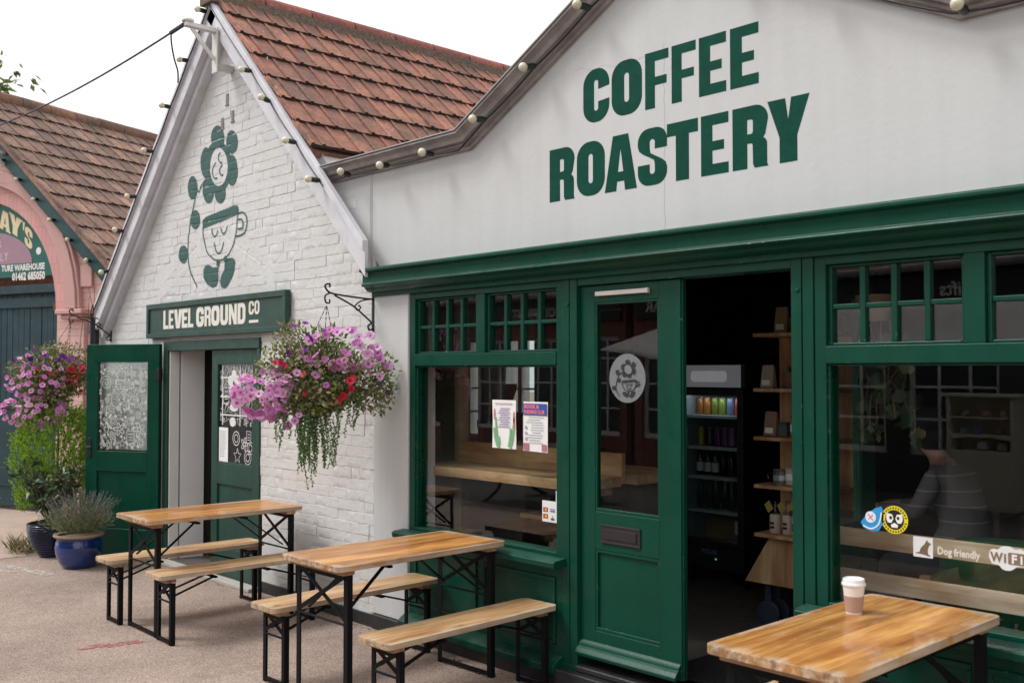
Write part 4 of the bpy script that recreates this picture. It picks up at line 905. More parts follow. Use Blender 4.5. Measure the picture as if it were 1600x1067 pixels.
pl = MB()
text_mb(pl, 'LY', .16, lambda u, v, d: (-.36 + u, .0455 + d, 3.085 + v), -.002, squeeze=.9); text_mb(pl, 'R', .15, lambda u, v, d: (-.42 + u, .0455 + d, 3.25 + v), -.002)
obj('white_lettering', wmx, white_paint, sgm); obj('phone_number', wmn, white_paint, sgm); obj('pale_lettering', pl, flat('pale_lilac_paint', (.66, .60, .66), .6), sgm)
# roof
rg = random.Random(9)
for sg in (1, -1):
    s = Vector((sg, 0, -RS)).normalized(); n = Vector((sg * RS, 0, 1)).normalized(); rm = MB(); y0 = -.26; Lr = 3.1 * math.hypot(1, RS)
    if sg > 0: tiles(rm, (RG, y0, RZ), (0, 1, 0), s, n, 25, .20, 13, .315, rg, .006, th=.018)
    else: tiles(rm, (RG, y0 + 5.0, RZ), (0, -1, 0), s, n, 25, .20, 13, .315, rg, .006, th=.018)
    A = Vector((RG, y0 + .02, RZ)) - n * .06; B = A + s * (Lr - .05); Q = Vector((0, 4.9, 0))
    rm.add([A, B, B + Q, A + Q, A + n * .055, B + n * .055, B + Q + n * .055, A + Q + n * .055], [(0, 1, 2, 3), (4, 7, 6, 5), (0, 4, 5, 1), (1, 5, 6, 2), (2, 6, 7, 3), (3, 7, 4, 0)])
    obj('roof_slope', rm, [tile_brown, tile_butt_shade], ps)
    x1 = RG + sg * 3.05; pth = [(RG, RZ - .09), (x1, RZ - .09 - RS * 3.05)]
    if sg < 0: pth.reverse()
    obj('bargeboard', MB().sweep([(-.19, 0), (-.19, -.16), (-.03, -.16), (-.03, -.18), (.03, -.18), (.03, 0)], pth), teal_barge, ps, bevel=.005)
    obj('verge_mortar', MB().sweep([(.031, -.02), (.031, -.235), (.072, -.24), (.072, -.02)], pth), mortar, ps)
rm = MB()
for i in range(12): rm.tube([(RG, -.24 + i * .42, RZ + .015 + random.uniform(-.006, .006)), (RG, -.24 + i * .42 + .41, RZ + .015 + random.uniform(-.006, .006))], .10, 12)
obj('ridge_tiles', rm, ridge_old, ps, smooth=50)
br = thing('iron_bracket', 'white painted steel bracket fixed high on the pink gable', 'bracket', PO + Vector((.94 * -.03, .342 * -.03, 4.1)), PR)
obj('plate', MB().box(-.05, .05, -.012, -.001, -.02, .30), steel_white, br); obj('arm', MB().box(-.03, .03, -.42, -.012, .25, .285).bar((0, -.36, .25), (0, -.013, .03), .03, .03), steel_white, br)

# ================================================================== TRESTLE TABLES AND BENCHES
def trestle(name, label, cat, w, l, h, th, group, woodm, half):
    root = thing(name, label, cat, (0, 0, 0), 0, group)
    top = MB().prism(rrect(-w / 2, -l / 2, w / 2, l / 2, .035, 5), lambda u, v, d: (u, v, d), h - th, h)
    obj('tabletop' if cat == 'table' else 'seat', top, woodm, root, bevel=.007, seg=3)
    lx = w / 2 - (.055 if w > .4 else .035); wide = .036 if h > .6 else .03
    for s in (-1, 1):
        y = s * (l / 2 - .085)
        obj('batten', MB().box(-w / 2 + .03, w / 2 - .03, y - .035, y + .035, h - th - .026, h - th - .0005), batten_wood, root, bevel=.003)
        zt = h - th - .027
        fr = MB(); fr.box(-lx, lx, y - .007, y + .007, zt - .028, zt)
        zb = .60 * h; fr.tube([(-lx, y, zb), (lx, y, zb)], .006, 6)
        fr.bar((-lx + .01, y - .006, zb + .02), (lx - .01, y - .006, zt - .01), .005, .022); fr.bar((lx - .01, y + .004, zb + .02), (-lx + .01, y + .004, zt - .01), .005, .022)
        f = obj('leg_frame', fr, black_metal, root); obj('foot_bar', MB().box(-lx, lx, y - .008, y + .008, .012, .030), black_metal, f)
        for sx in (-1, 1):
            lg = MB(); x = sx * lx
            lg.add([], [])
            # angle-iron leg, narrower at the foot
            for (a0, a1, b0, b1) in ((x - wide / 2, x + wide / 2, y - .004 - s * 0, y + .001), (x - sx * -wide / 2 - .0025, x - sx * -wide / 2 + .0025, y + .001, y + .026)):
                lg.box(min(a0, a1), max(a0, a1), b0, b1, 0, zt)
            obj('leg', lg, black_metal, f, bevel=.0012, seg=1)
        bd = MB()
        for sx in (-.72, .72): bd.bar((sx * lx, y - s * .02, zb + .03), (sx * lx * .8, y - s * .30, zt - .006), .006, .024, (1, 0, 0))
        bd.box(-lx * .8, lx * .8, y - s * .31 - .012, y - s * .31 + .012, zt - .012, zt)
        obj('folding_brace', bd, black_metal, root)
    return root
TG, BG = 'trestle tables outside the shops', 'trestle benches at the tables'
tb = trestle('trestle_table', 'narrow wooden trestle table in front of the brick shop doors, its top touched by nothing', 'table', .54, 1.14, .76, .028, TG, table_wood, None)
tb['label'] = 'wooden trestle table in front of the white brick wall and its green doors'; tb.location = (-6.62, -.70, 0); tb.rotation_euler = (0, 0, R(-1))
dup(tb, (-4.515, -.665, 0), R(1.0), 'wooden trestle table under the small-paned window left of the green glazed door')
t3 = dup(tb, (-1.81, -.645, 0), 0, 'orange-brown wooden trestle table with a takeaway coffee cup on it'); t3.scale = (.97, 1, 1.066)
bn = trestle('trestle_bench', '', 'bench', .26, 1.17, .445, .028, BG, bench_wood, None)
bn['label'] = 'wooden bench close beside the round blue pot of lavender'; bn.location = (-6.99, -.73, 0); bn.rotation_euler = (0, 0, R(-1))
dup(bn, (-6.245, -.70, 0), R(-1.5), 'wooden bench between the two tables before the brick wall, nearer the brick shop table')
dup(bn, (-5.03, -.63, 0), R(1.5), 'wooden bench along the white pier, on the brick wall side of the window table')
dup(bn, (-4.03, -.605, 0), R(2), 'wooden bench on the door side of the window table, in front of the green panelling')
dup(bn, (-2.235, -.615, 0), 0, 'wooden bench mostly hidden beneath the table with the coffee cup')
cp = thing('coffee_cup', 'white lidded paper coffee cup with brown sleeve on the nearest table', 'cup', (-1.945, -.445, .8105))
obj('cup_body', MB().lathe([(.029, 0), (.0295, .004), (.0405, .108)], n=32), cup_white, cp, smooth=40)
obj('sleeve', MB().lathe([(.0300, .006), (.0308, .006), (.0378, .066), (.0370, .066)], n=32), cup_sleeve, cp, smooth=40)
obj('lid', MB().lathe([(.0435, .104), (.0445, .108), (.0435, .113), (.041, .114), (.0395, .128), (.037, .1295), (.034, .125), (0, .124)], n=32), cup_lid, cp, smooth=35)

# ================================================================== PLANTS
def leafquad(mb, p, d, n, l, w, mi=0):
    d = d.normalized(); s = d.cross(n)
    if s.length < 1e-4: return
    s.normalize(); n = s.cross(d)
    mb.add([p, p + d * l * .45 + s * w / 2 + n * l * .06, p + d * l, p + d * l * .45 - s * w / 2 + n * l * .06], [(0, 1, 2), (0, 2, 3)], mi)
def flower(mb, p, n, r, rng):
    n = n.normalized(); a = n.cross(Vector((rng.random(), rng.random(), rng.random() + .1))).normalized(); b = n.cross(a)
    vs = [p - n * r * .5]; vi = []
    for i in range(10):
        t = 2 * math.pi * i / 10; c, s = math.cos(t), math.sin(t)
        vs.append(p + (a * c + b * s) * r * .30 - n * r * .12)
    for i in range(10):
        t = 2 * math.pi * i / 10; c, s = math.cos(t), math.sin(t); k = 1 if i % 2 == 0 else .84
        vs.append(p + (a * c + b * s) * r * k + n * r * (rng.uniform(-.10, .12)))
    mb.add(vs[1:], [(i, (i + 1) % 10, 10 + (i + 1) % 10, 10 + i) for i in range(10)], 0)
    mb.add(vs[:11], [(0, 1 + i, 1 + (i + 1) % 10) for i in range(10)], 1)
def rv(rng): 
    while True:
        v = Vector((rng.uniform(-1, 1), rng.uniform(-1, 1), rng.uniform(-1, 1)))
        if .01 < v.length < 1: return v.normalized()
E1, E2 = Vector((.68, .73, 0)), Vector((.73, -.68, 0))   # along / towards the street
def hanging_basket(loc, label, seed, lobes, blooms, vines, hook):
    rng = random.Random(seed); root = thing('hanging_basket', label, 'hanging basket', loc, 0, 'hanging baskets of petunias'); o = Vector((0, 0, 0))
    bk = MB().lathe([(.05, -.17), (.13, -.13), (.19, -.05), (.21, .02), (.20, .02), (.18, -.04), (.0, -.10)], n=20)
    obj('basket', bk, M('coir_liner', (.10, .07, .045), .95, .3, 30, 60, 1, .02), root)
    ch = MB(); hk = Vector(hook) - Vector(loc)
    for i in range(3):
        a = R(120 * i + 20); p = Vector((.2 * math.cos(a), .2 * math.sin(a), .02))
        for j in range(16):
            t = j / 16; q = p.lerp(hk, t); q2 = p.lerp(hk, t + .05); ch.tube([q, q2], .0028, 5)
    obj('chain', ch, black_iron, root)
    fo = MB(); st = MB(); fl = {'pink': MB(), 'purple': MB(), 'red': MB()}
    for (c, rx, ry, rz, n) in lobes:                    # c in (along, out, up)
        C0 = E1 * c[0] + E2 * c[1] + Vector((0, 0, c[2]))
        for i in range(n):
            v = rv(rng) * (rng.random() ** .4); p = C0 + E1 * v.x * rx + E2 * v.y * ry + Vector((0, 0, v.z * rz))
            if (p + Vector(loc)).y > -.03: p.y -= .1
            d = (v * .8 + rv(rng) * .7 + Vector((0, 0, .1)))
            leafquad(fo, p, d, rv(rng) + Vector((0, 0, .8)), rng.uniform(.022, .05), rng.uniform(.014, .026))
            if i % 14 == 0:
                m = p * .45; st.tube([Vector((0, 0, 0)) + m * .2, m + Vector((0, 0, .03)), p], .0018, 4, caps=False)
    for (col, c, rx, ry, rz, n, r) in blooms:
        C0 = E1 * c[0] + E2 * c[1] + Vector((0, 0, c[2]))
        for i in range(n):
            v = rv(rng); 
            if v.y < -.2: v.y = -v.y
            p = C0 + E1 * v.x * rx + E2 * v.y * ry + Vector((0, 0, v.z * rz))
            if (p + Vector(loc)).y > -.04: p.y -= .1
            flower(fl[col], p, E2 * .9 + v * .5 + rv(rng) * .45 + Vector((0, 0, .25)), r * rng.uniform(.75, 1.15), rng)
    obj('foliage', fo, leaf_mix, root, fix=False); obj('stems', st, twig, root)
    for k, mt in (('pink', pet_pink), ('purple', pet_purple), ('red', pet_red)):
        if fl[k].v: obj(k + '_blossom', fl[k], [mt, pet_throat if k == 'pink' else mt], root, fix=False)
    vm = MB()
    for (a0, out, z0, ln, n) in vines:
        for i in range(n):
            p = E1 * (a0 + rng.uniform(-.05, .05)) + E2 * (out + rng.uniform(-.07, .07)) + Vector((0, 0, z0)); L_ = ln * rng.uniform(.7, 1.05); w = rng.uniform(0, 6); pts = []
            for j in range(12):
                t = j / 11; q = p + Vector((0, 0, -L_ * t)) + E1 * .018 * math.sin(w + t * 5) + E2 * (.03 * t); pts.append(q)
            vm.tube(pts, .0015, 4, caps=False)
            m = int(L_ / .0072)
            for j in range(m):
                t = j / m; q = pts[min(10, int(t * 11))].lerp(pts[min(11, int(t * 11) + 1)], t * 11 % 1)
                leafquad(vm, q, rv(rng) + Vector((0, 0, -.3)), rv(rng) + E2, rng.uniform(.014, .024) * (1.1 - .4 * t), rng.uniform(.010, .016))
    if vines: obj('trailing_vine', vm, leaf_vine, root, fix=False)
    return root
hanging_basket((-5.70, -.425, 1.60), 'hanging basket of pink and red petunias with long green trailers, by the white pier', 21,
    [((0, 0, .10), .30, .24, .22, 1750), ((0, .10, -.05), .26, .16, .12, 1300), ((.20, .02, .10), .24, .2, .2, 560), ((-.22, .04, .14), .20, .18, .17, 500), ((.36, .0, -.04), .15, .10, .12, 360), ((-.15, .05, .34), .14, .10, .10, 160), ((.42, .0, .12), .10, .08, .14, 160), ((-.26, .05, -.08), .22, .14, .13, 420), ((.05, 0, .30), .16, .12, .12, 260)],
    [('pink', (-.32, .08, -.03), .21, .14, .15, 78, .035), ('pink', (.16, .10, .26), .26, .13, .13, 46, .034), ('pink', (-.08, .12, .02), .22, .12, .10, 9, .03), ('purple', (-.02, .12, .30),   .30, .14, .13, 9, .024), ('purple', (.44, .02, .02), .05, .05, .05, 2, .025),
     ('red', (.10, .22, .05), .17, .08, .13, 7, .028), ('red', (-.22, .18, .16), .06, .05, .05, 3, .027), ('pink', (-.16, .12, -.17), .12, .08, .06, 7, .03), ('pink', (.40, .05, .13), .06, .05, .08, 4, .032)],
    [(-.05, .10, .0, .52, 30), (.10, .12, -.02, .46, 14), (-.19, .08, -.04, .34, 9), (.23, .10, .0, .30, 6), (.0, .10, -.02, .58, 8)], (-5.69, -.372, 2.15))
hanging_basket((-10.33, -.52, 1.58), 'hanging basket of lilac and purple petunias in front of the teal doors', 22,
    [((.04, 0, .12), .30, .24, .2, 1900), ((0, .10, -.06), .27, .16, .15, 1500), ((.24, .02, .08), .18, .18, .18, 700), ((-.2, .02, .06), .2, .18, .16, 600), ((-.1, .0, -.22), .30, .18, .18, 900), ((-.30, .0, .14), .16, .12, .14, 260), ((.05, .0, .32), .30, .14, .10, 350)],
    [('pink', (-.14, .10, -.24), .32, .14, .16, 84, .03), ('pink', (-.1, .16, .04), .28, .12, .16, 38, .03), ('purple', (-.02, .08, .25), .32, .14, .10, 18, .028), ('pink', (-.02, .1, .22), .30, .14, .1, 9, .026), ('red', (.28, .12, .14), .07, .06, .06, 9, .036), ('red', (.02, .2, .12), .1, .05, .08, 5, .022), ('red', (.22, .16, -.02), .14, .05, .08, 5, .026)],
    [], (-10.20, -.40, 2.20))
def wall_bracket(x, y, ztop, label, out):
    b = thing('basket_bracket', label, 'bracket', (x, y, ztop - .24), 0, 'wrought iron basket brackets')
    m = MB().box(-.011, .011, -.008, 0, -.02, .27)
    obj('back_bar', m, black_iron, b)
    a = MB(); top = smoothpath([Vector((0, -.008, .20)), Vector((0, -.12, .205)), Vector((0, -out + .05, .222)), Vector((0, -out, .245)), Vector((0, -out - .012, .275)), Vector((0, -out + .02, .285)), Vector((0, -out + .022, .262))], 5)
    a.tube(top, .0065, 6)
    a.tube(smoothpath([Vector((0, -out + .02, .224)), Vector((0, -out - .012, .205)), Vector((0, -out - .008, .165)), Vector((0, -out + .02, .16)), Vector((0, -out + .022, .185))], 5), .0055, 6)
    a.tube(smoothpath([Vector((0, -.010, .0)), Vector((0, -.035, -.01)), Vector((0, -.045, .02)), Vector((0, -.02, .04)), Vector((0, -.06, .075)), Vector((0, -.17, .15)), Vector((0, -out + .06, .212))], 6), .006, 6)
    a.tube(smoothpath([Vector((0, -.02, .2)), Vector((0, -.10, .185)), Vector((0, -.15, .15)), Vector((0, -.13, .12)), Vector((0, -.105, .14)), Vector((0, -.125, .155))], 6), .005, 6)
    obj('scrolled_arm', a, black_iron, b, smooth=50)
wall_bracket(-5.685, -.003, 2.245, 'black scrolled iron bracket holding the basket beside the white pier', .372)
wall_bracket(-10.2, -.003, 2.275, 'black scrolled iron bracket beside the black downpipe', .40)
dpz = thing('downpipe', 'black cast iron downpipe at the far corner of the brick gable', 'downpipe', (-10.45, -.075, 0))
obj('pipe', MB().tube([(0, 0, 0), (0, 0, 2.30)], .045, 16), black_plastic, dpz, smooth=50)
hp = MB().lathe([(.045, 2.24), (.052, 2.24), (.052, 2.30), (.046, 2.30)], n=18)
for i in range(8):
    a = R(45 * i); hp.bar((.043 * math.cos(a), .043 * math.sin(a), 2.30), (.026 * math.cos(a), .026 * math.sin(a), 2.385), .012, .006)
hp.lathe([(.030, 2.38), (.030, 2.392), (0, 2.395)], n=16)
obj('cowl', hp, black_plastic, dpz)
obj('clip', MB().box(-.07, .07, -.02, .07, 1.90, 1.93).box(-.13, -.05, -.03, .05, 2.10, 2.18), black_plastic, dpz, bevel=.003)

def pot(root, prof, mat, rimz, rimr, rim=None):
    obj('pot', MB().lathe(prof, n=40), mat, root, smooth=45)
    if rim: obj('rim', MB().lathe(rim, n=40), rim_clay, root, smooth=45)
    obj('soil', MB().lathe([(rimr, rimz), (0, rimz + .01)], n=24), soil, root)
lv = thing('lavender_pot', 'round glossy blue pot of greyish lavender with dry purple spikes', 'potted plant', (-9.18, -.67, 0))
pot(lv, [(.0, .0), (.115, 0), (.135, .012), (.165, .06), (.19, .13), (.197, .18), (.19, .225), (.180, .25), (.186, .268), (.186, .27), (.17, .268), (.165, .24)], blue_glaze, .25, .168, [(.184, .268), (.205, .272), (.212, .284), (.207, .295), (.19, .297), (.172, .29), (.170, .262)])
rng = random.Random(31); lm = MB(); sp = MB(); sm_ = MB()
for i in range(2100):
    a = rng.uniform(0, 2 * math.pi); q = rng.random() ** .6; b = Vector((.13 * q * math.cos(a), .13 * q * math.sin(a), .28 + rng.uniform(0, .03)))
    d = Vector((math.cos(a) * q * 1.05, math.sin(a) * q * 1.05, rng.uniform(.55, 1.1))) + rv(rng) * .25; L0 = rng.uniform(.05, .24)
    p = b + d.normalized() * L0
    leafquad(lm, p, d + rv(rng) * .6, rv(rng), rng.uniform(.03, .06), rng.uniform(.004, .008))
for i in range(260):
    a = rng.uniform(0, 2 * math.pi); q = rng.random() ** .55; b = Vector((.12 * q * math.cos(a), .12 * q * math.sin(a), .30))
    d = Vector((math.cos(a) * q * .62, math.sin(a) * q * .62, 1)) + rv(rng) * .10; d.normalize(); L0 = rng.uniform(.22, .42); tip = b + d * L0 + Vector((0, 0, -.05 * q))
    sm_.tube([b, b + d * L0 * .5 + Vector((0, 0, .01)), tip], .0014, 4, caps=False)
    for j in range(rng.randint(9, 15)):
        p = tip - d * rng.uniform(0, .075); v = rv(rng); leafquad(sp, p, d + v * .8, v, rng.uniform(.010, .017), .006)
obj('foliage', lm, leaf_lav, lv, fix=False); obj('flower_spikes', sp, lav_head, lv, fix=False); obj('stems', sm_, leaf_lav, lv, fix=False)
sh = thing('potted_shrub', 'dark broad-leaved shrub in a ribbed navy pot behind the lavender', 'potted plant', (-9.90, -.66, 0))
rib = []
for i in range(15):
    z = .02 + i * .019; r0 = .11 + .095 * math.sin(min(1, i / 13) * math.pi * .5); rib += [(r0, z), (r0 + .007, z + .006), (r0 + .007, z + .012), (r0, z + .018)]
pot(sh, [(0, 0), (.10, 0)] + rib + [(.21, .31), (.195, .315), (.185, .28)], navy_glaze, .28, .19)
fm_ = MB(); st = MB()
for i in range(60):
    a = rng.uniform(0, 6.28); d = Vector((math.cos(a) * .55, math.sin(a) * .55, rng.uniform(.5, 1.5))); tip = Vector((0, 0, .30)) + d.normalized() * rng.uniform(.3, .78)
    if tip.y + -.66 > -.06: tip.y = -.06 + .66
    mid = Vector((0, 0, .3)).lerp(tip, .5) + Vector((0, 0, .05)); st.tube([(0, 0, .27), mid, tip], [.006, .004, .002], 5, caps=False)
    for j in range(15):
        p = mid.lerp(tip, rng.uniform(-.7, .8)); v = rv(rng); leafquad(fm_, p, v + Vector((0, 0, .15)) + d * .3, rv(rng) + Vector((0, 0, 1.2)), rng.uniform(.05, .10), rng.uniform(.022, .042))
obj('foliage', fm_, leaf_dark, sh, fix=False); obj('stems', st, bark, sh)
co_ = thing('conifer', 'feathery lime green conifer behind the dark shrub', 'conifer', (-10.40, -.44, 0))
pot(co_, [(0, 0), (.11, 0), (.16, .26), (.15, .26), (.14, .22)], navy_glaze, .22, .145)
cm = MB()
for i in range(1250):
    z = rng.uniform(.36, 1.32); rr = .40 * (1 - ((z - .78) / .72) ** 2) ** .5 if abs(z - .78) < .7 else .1
    a = rng.uniform(0, 6.28); q = rng.random() ** .35; c0 = Vector((rr * q * math.cos(a), min(rr * q * math.sin(a), .3), z)); d = Vector((math.cos(a) * .8, math.sin(a) * .8, 1.1)) + rv(rng) * .3; d.normalize(); L0 = rng.uniform(.07, .13)
    for j in range(16):
        t = j / 15; p = c0 + d * L0 * t + rv(rng) * .012; leafquad(cm, p, d + rv(rng) * .75, rv(rng), rng.uniform(.022, .045) * (1.15 - .6 * t), .013)
obj('foliage', cm, leaf_lime, co_, fix=False); obj('trunk', MB().tube([(0, 0, .2), (0, 0, .8), (.02, 0, 1.2)], [.02, .014, .004], 7), bark, co_)
dw = thing('dry_creeper', 'thin dry creeper climbing the pink wall behind the hanging basket', 'creeper', (-11.6, .55, 0))
cm = MB(); cl = MB()
for i in range(14):
    x = rng.uniform(-.45, .35); p = [Vector((x * .9, x * .33 - .03, .2))]
    for j in range(9): p.append(p[-1] + Vector((rng.uniform(-.10, .10), rng.uniform(-.03, .0), rng.uniform(.18, .32))))
    cm.tube(smoothpath(p, 3), .004, 4, caps=False)
    for j in range(7):
        q = rng.choice(p) + rv(rng) * .08; leafquad(cl, q, rv(rng), rv(rng), rng.uniform(.03, .055), .02)
obj('stems', cm, twig, dw); obj('leaves', cl, leaf_mix, dw, fix=False)
wd = thing('weed_tuft', 'straggly pale dry weeds at the foot of the blue pots', 'weeds', (-10.25, -.78, 0))
wm_ = MB()
for i in range(150):
    a = rng.uniform(0, 6.28); b = Vector((rng.gauss(0, .10), rng.gauss(0, .08), 0)); d = Vector((math.cos(a) * .7, math.sin(a) * .7, rng.uniform(.3, 1.2))).normalized(); leafquad(wm_, b, d, rv(rng), rng.uniform(.06, .26), .006)
obj('blades', wm_, leafmat('dry_grass', [(0, (.10, .12, .04, 1)), (.5, (.30, .24, .11, 1)), (1, (.42, .34, .18, 1))]), wd, fix=False)
# tree beyond the pink roof: one branch leans into the picture
tr = thing('tree', 'broad-leaved tree rising behind the pink warehouse roof', 'tree', (-20.45, .6, 0))
trk = MB().tube(smoothpath([Vector((0, 0, 0)), Vector((.1, 0, 2)), Vector((0, .1, 4)), Vector((-.2, 0, 6)), Vector((-.3, 0, 7.6))], 4), [.26, .25, .24, .23, .22, .21, .2, .19, .18, .16, .14, .12, .10, .08, .07, .06, .05], 10)
tl = MB(); rng = random.Random(44)
def bough(p, q, r, n, ll):
    trk.tube(smoothpath([Vector(p), (Vector(p) + Vector(q)) / 2 + Vector((0, 0, .18)), Vector(q)], 4), [r * (1 - .085 * i) for i in range(9)], 6)
    for i in range(n):
        t = rng.uniform(.35, 1.08); c0 = Vector(p).lerp(Vector(q), t) + rv(rng) * rng.uniform(.1, .55) * (.5 + t)
        d0 = rv(rng) + Vector((0, 0, -.3))
        for j in range(5): leafquad(tl, c0 + rv(rng) * .12, d0 + rv(rng) * .5, rv(rng) + Vector((0, 0, .8)), ll * rng.uniform(.7, 1.2), ll * .42)
for i in range(22):
    a = rng.uniform(0, 6.28); z = rng.uniform(4.5, 7.4); l = rng.uniform(1.2, 2.0)
    bough((0, 0, z - .6), (-.9 + l * .7 * math.cos(a), l * math.sin(a), z + rng.uniform(.3, 1.3)), .06, 46, .17)
bough((.2, .1, 6.0), (2.0, .75, 6.60), .05, 34, .20)
obj('trunk', trk, bark, tr, smooth=60); obj('crown', tl, leaf_tree, tr, fix=False)

# ================================================================== FESTOON LIGHTS AND CABLES
def festoon(name, label, pts, positions, cabr=.006, d=(0, -1, 0), base=None):
    pts = [Vector(p) for p in pts]; root = thing(name, label, 'string lights', pts[0], 0, 'strings of festoon lights'); d = Vector(d).normalized(); O = pts[0]
    acc = [0]
    for a, b in zip(pts[:-1], pts[1:]): acc.append(acc[-1] + (b - a).length)
    def at(s):
        for i in range(len(pts) - 1):
            if s <= acc[i + 1] or i == len(pts) - 2: return pts[i].lerp(pts[i + 1], (s - acc[i]) / (acc[i + 1] - acc[i]))
    cab = []; n = int(acc[-1] / .04)
    prev = 0; ps_ = [q * acc[-1] for q in positions] if min(positions) > 0 else []
    if not ps_:
        for q in sorted(positions, key=lambda q: abs(q - pts[0].x)):
            for i in range(len(pts) - 1):
                a, b = pts[i].x, pts[i + 1].x
                if min(a, b) <= q <= max(a, b): ps_.append(acc[i] + (acc[i + 1] - acc[i]) * (q - a) / (b - a)); break
    for i in range(n + 1):
        s = acc[-1] * i / n; k = sum(1 for q in ps_ if q <= s); a = ps_[k - 1] if k else 0; b = ps_[k] if k < len(ps_) else acc[-1]
        t = (s - a) / max(.01, b - a); cab.append(at(s) - O + Vector((0, 0, -.014 * 4 * t * (1 - t) * min(1, (b - a) / .5))) - d * .012)
    obj('cable', MB().tube(cab, cabr, 6), black_plastic, root, smooth=60)
    for s in ps_:
        p = at(s) - O; dd = (d + Vector((random.uniform(-.3, .3), 0, random.uniform(-.3, .2)))).normalized()
        so = obj('lamp_socket', MB().tube([p - dd * .012, p + dd * .01, p + dd * .05], [.015, .020, .018], 12), black_plastic, root, smooth=40)
        bb = MB(); R_ = .026; cc = p + dd * (.05 + R_ * .75); m = MB().lathe([(.011, -.034)] + [(R_ * math.sin(R(t)), -R_ * math.cos(R(t))) for t in range(35, 181, 18)], n=16)
        q = dd.to_track_quat('Z', 'Y'); bb.add([cc + q @ Vector(v) for v in m.v], m.f)
        obj('bulb', bb, cream_bulb, so, smooth=70)
def raked(x): return GA - .06 - SL * abs(x - GX)
festoon('festoon_string', 'festoon bulbs on the slope of the white brick gable nearest the pink building', [(-10.28, -.17, raked(-10.28)), (-7.84, -.17, raked(-7.84))], [-9.902, -9.546, -9.255, -8.891, -8.552, -8.216, -7.88])
festoon('festoon_string', 'festoon bulbs on the slope of the white brick gable next to its red roof tiles', [(-7.82, -.17, raked(-7.82)), (-6.08, -.17, raked(-6.08))], [-7.116, -6.825, -6.449, -6.126])
festoon('festoon_string', 'festoon bulbs along the grey moulding over the coffee shop', [(x, -.10, z - .10) for x, z in TR[:-1]], [-5.851, -5.404, -4.939, -4.45, -4.03, -3.615, -3.2, -2.75, -2.3, -1.65, -1.2, -.7, -.2])
pw = lambda t, y, z: (PO.x + t * .9397 - y * .342, PO.y + t * .342 + y * .9397, z)
vr = lambda t: RZ - .30 - RS * (t - RG)
festoon('festoon_string', 'festoon bulbs under the dark teal bargeboard of the pink gable', [pw(-.70, -.15, vr(-.70) + .02), pw(1.75, -.15, vr(1.75) + .02)], [.14, .275, .40, .52, .645, .765, .885], d=(.342, -.9397, 0))
bk = thing('cable_bracket', 'rusty white steel bracket at the tip of the white brick gable', 'bracket', (-7.72, -.001, 4.19))
obj('plate', MB().box(-.045, .045, -.16, -.145, -.03, .34).box(-.03, .03, -.145, -.002, .0, .05).box(-.03, .03, -.145, -.002, .25, .30), steel_white, bk, bevel=.003)
obj('arm', MB().box(-.03, .03, -.42, -.16, .30, .335).bar((0, -.36, .30), (0, -.161, .08), .035, .012, (1, 0, 0)).lathe([(.0, .335), (.045, .335), (.05, .345), (.045, .36), (0, .362)], (0, -.39, 0), 14), steel_white, bk, bevel=.003)
cb = thing('overhead_cable', 'dark blue overhead cable running from the gable bracket towards the pink building', 'cable', (-7.72, -.41, 4.5))
A0 = Vector((-7.73, -.425, 4.50)); B0 = Vector(pw(-.75, -.30, 4.70)); B0 = B0 + (B0 - A0) * .25; pts = []
for i in range(25):
    t = i / 24; p = A0.lerp(B0, t); p.z -= .18 * 4 * t * (1 - t); pts.append(p - cb.location)
obj('span', MB().tube(pts, .0085, 8), cable_blue, cb, smooth=60)
obj('tie', MB().tube([A0 - cb.location, (A0 - cb.location).lerp(pts[1], .7)], .017, 8), cable_blue, cb)
W0 = Vector(cb.location); obj('drip_loop', MB().tube(smoothpath([Vector(p) - W0 for p in ((-7.86, -.424, 4.488), (-7.98, -.41, 4.50), (-8.09, -.36, 4.45), (-8.19, -.29, 4.36), (-8.27, -.22, 4.28), (-8.33, -.19, 4.20))], 6), .007, 7), cable_blue, cb, smooth=60)

# ================================================================== THINGS ON THE GLASS
GY = .0495
def onglass(x0, z0, y=GY): return lambda u, v, d: (x0 + u, y + d, z0 + v)
po = thing('poster', 'white poster with painted reeds and purple print, left one of two on the window', 'poster', (-4.43, GY, 1.264), 0, 'posters on the window')
sw = .205; shh = .285
wv = MB()
for i in range(7):
    u0, u1 = -sw / 2 + sw * i / 7, -sw / 2 + sw * (i + 1) / 7
    for k in range(9):
        v0, v1 = shh * k / 9, shh * (k + 1) / 9; g = lambda u, v: (u, -.002 - .0018 * math.sin(u * 40 + v * 18), v)
        wv.add([g(u0, v0), g(u1, v0), g(u1, v1), g(u0, v1)], [(0, 1, 2, 3)])
obj('sheet', wv, paper, po, fix=False)
pg = MB(); pc = MB(); rng = random.Random(3)
fo = lambda u, v, d: (u, -.0046 + d, v)
for (x, b, t, l) in ((-.085, .01, .12, .03), (-.07, .0, .18, .02), (.06, .01, .12, -.01), (.085, .0, .14, -.02), (-.045, .0, .07, -.05)):
    stroke(pg, smoothpath([(x * .75 + l * .3, b), (x * .9, (b + t) / 2), (x, t)], 6), .016, fo, -.0004 - rng.random() * .0003, 0)
obj('reed_leaves', pg, flat('poster_green', (.18, .42, .22)), po)
for (x, z) in ((-.08, .20), (.088, .185), (.088, .15)): pc.prism(ell(x, z, .008, .035, 12), fo, -.0012, -.0008)
obj('reed_heads', pc, flat('poster_terracotta', (.50, .22, .18)), po)
pt = MB(); 
for i in range(9): pt.box(-.05 + (.01 * (i % 3)), .055 - .012 * (i % 2), -.0062, -.0058, .125 + i * .0135, .130 + i * .0135)
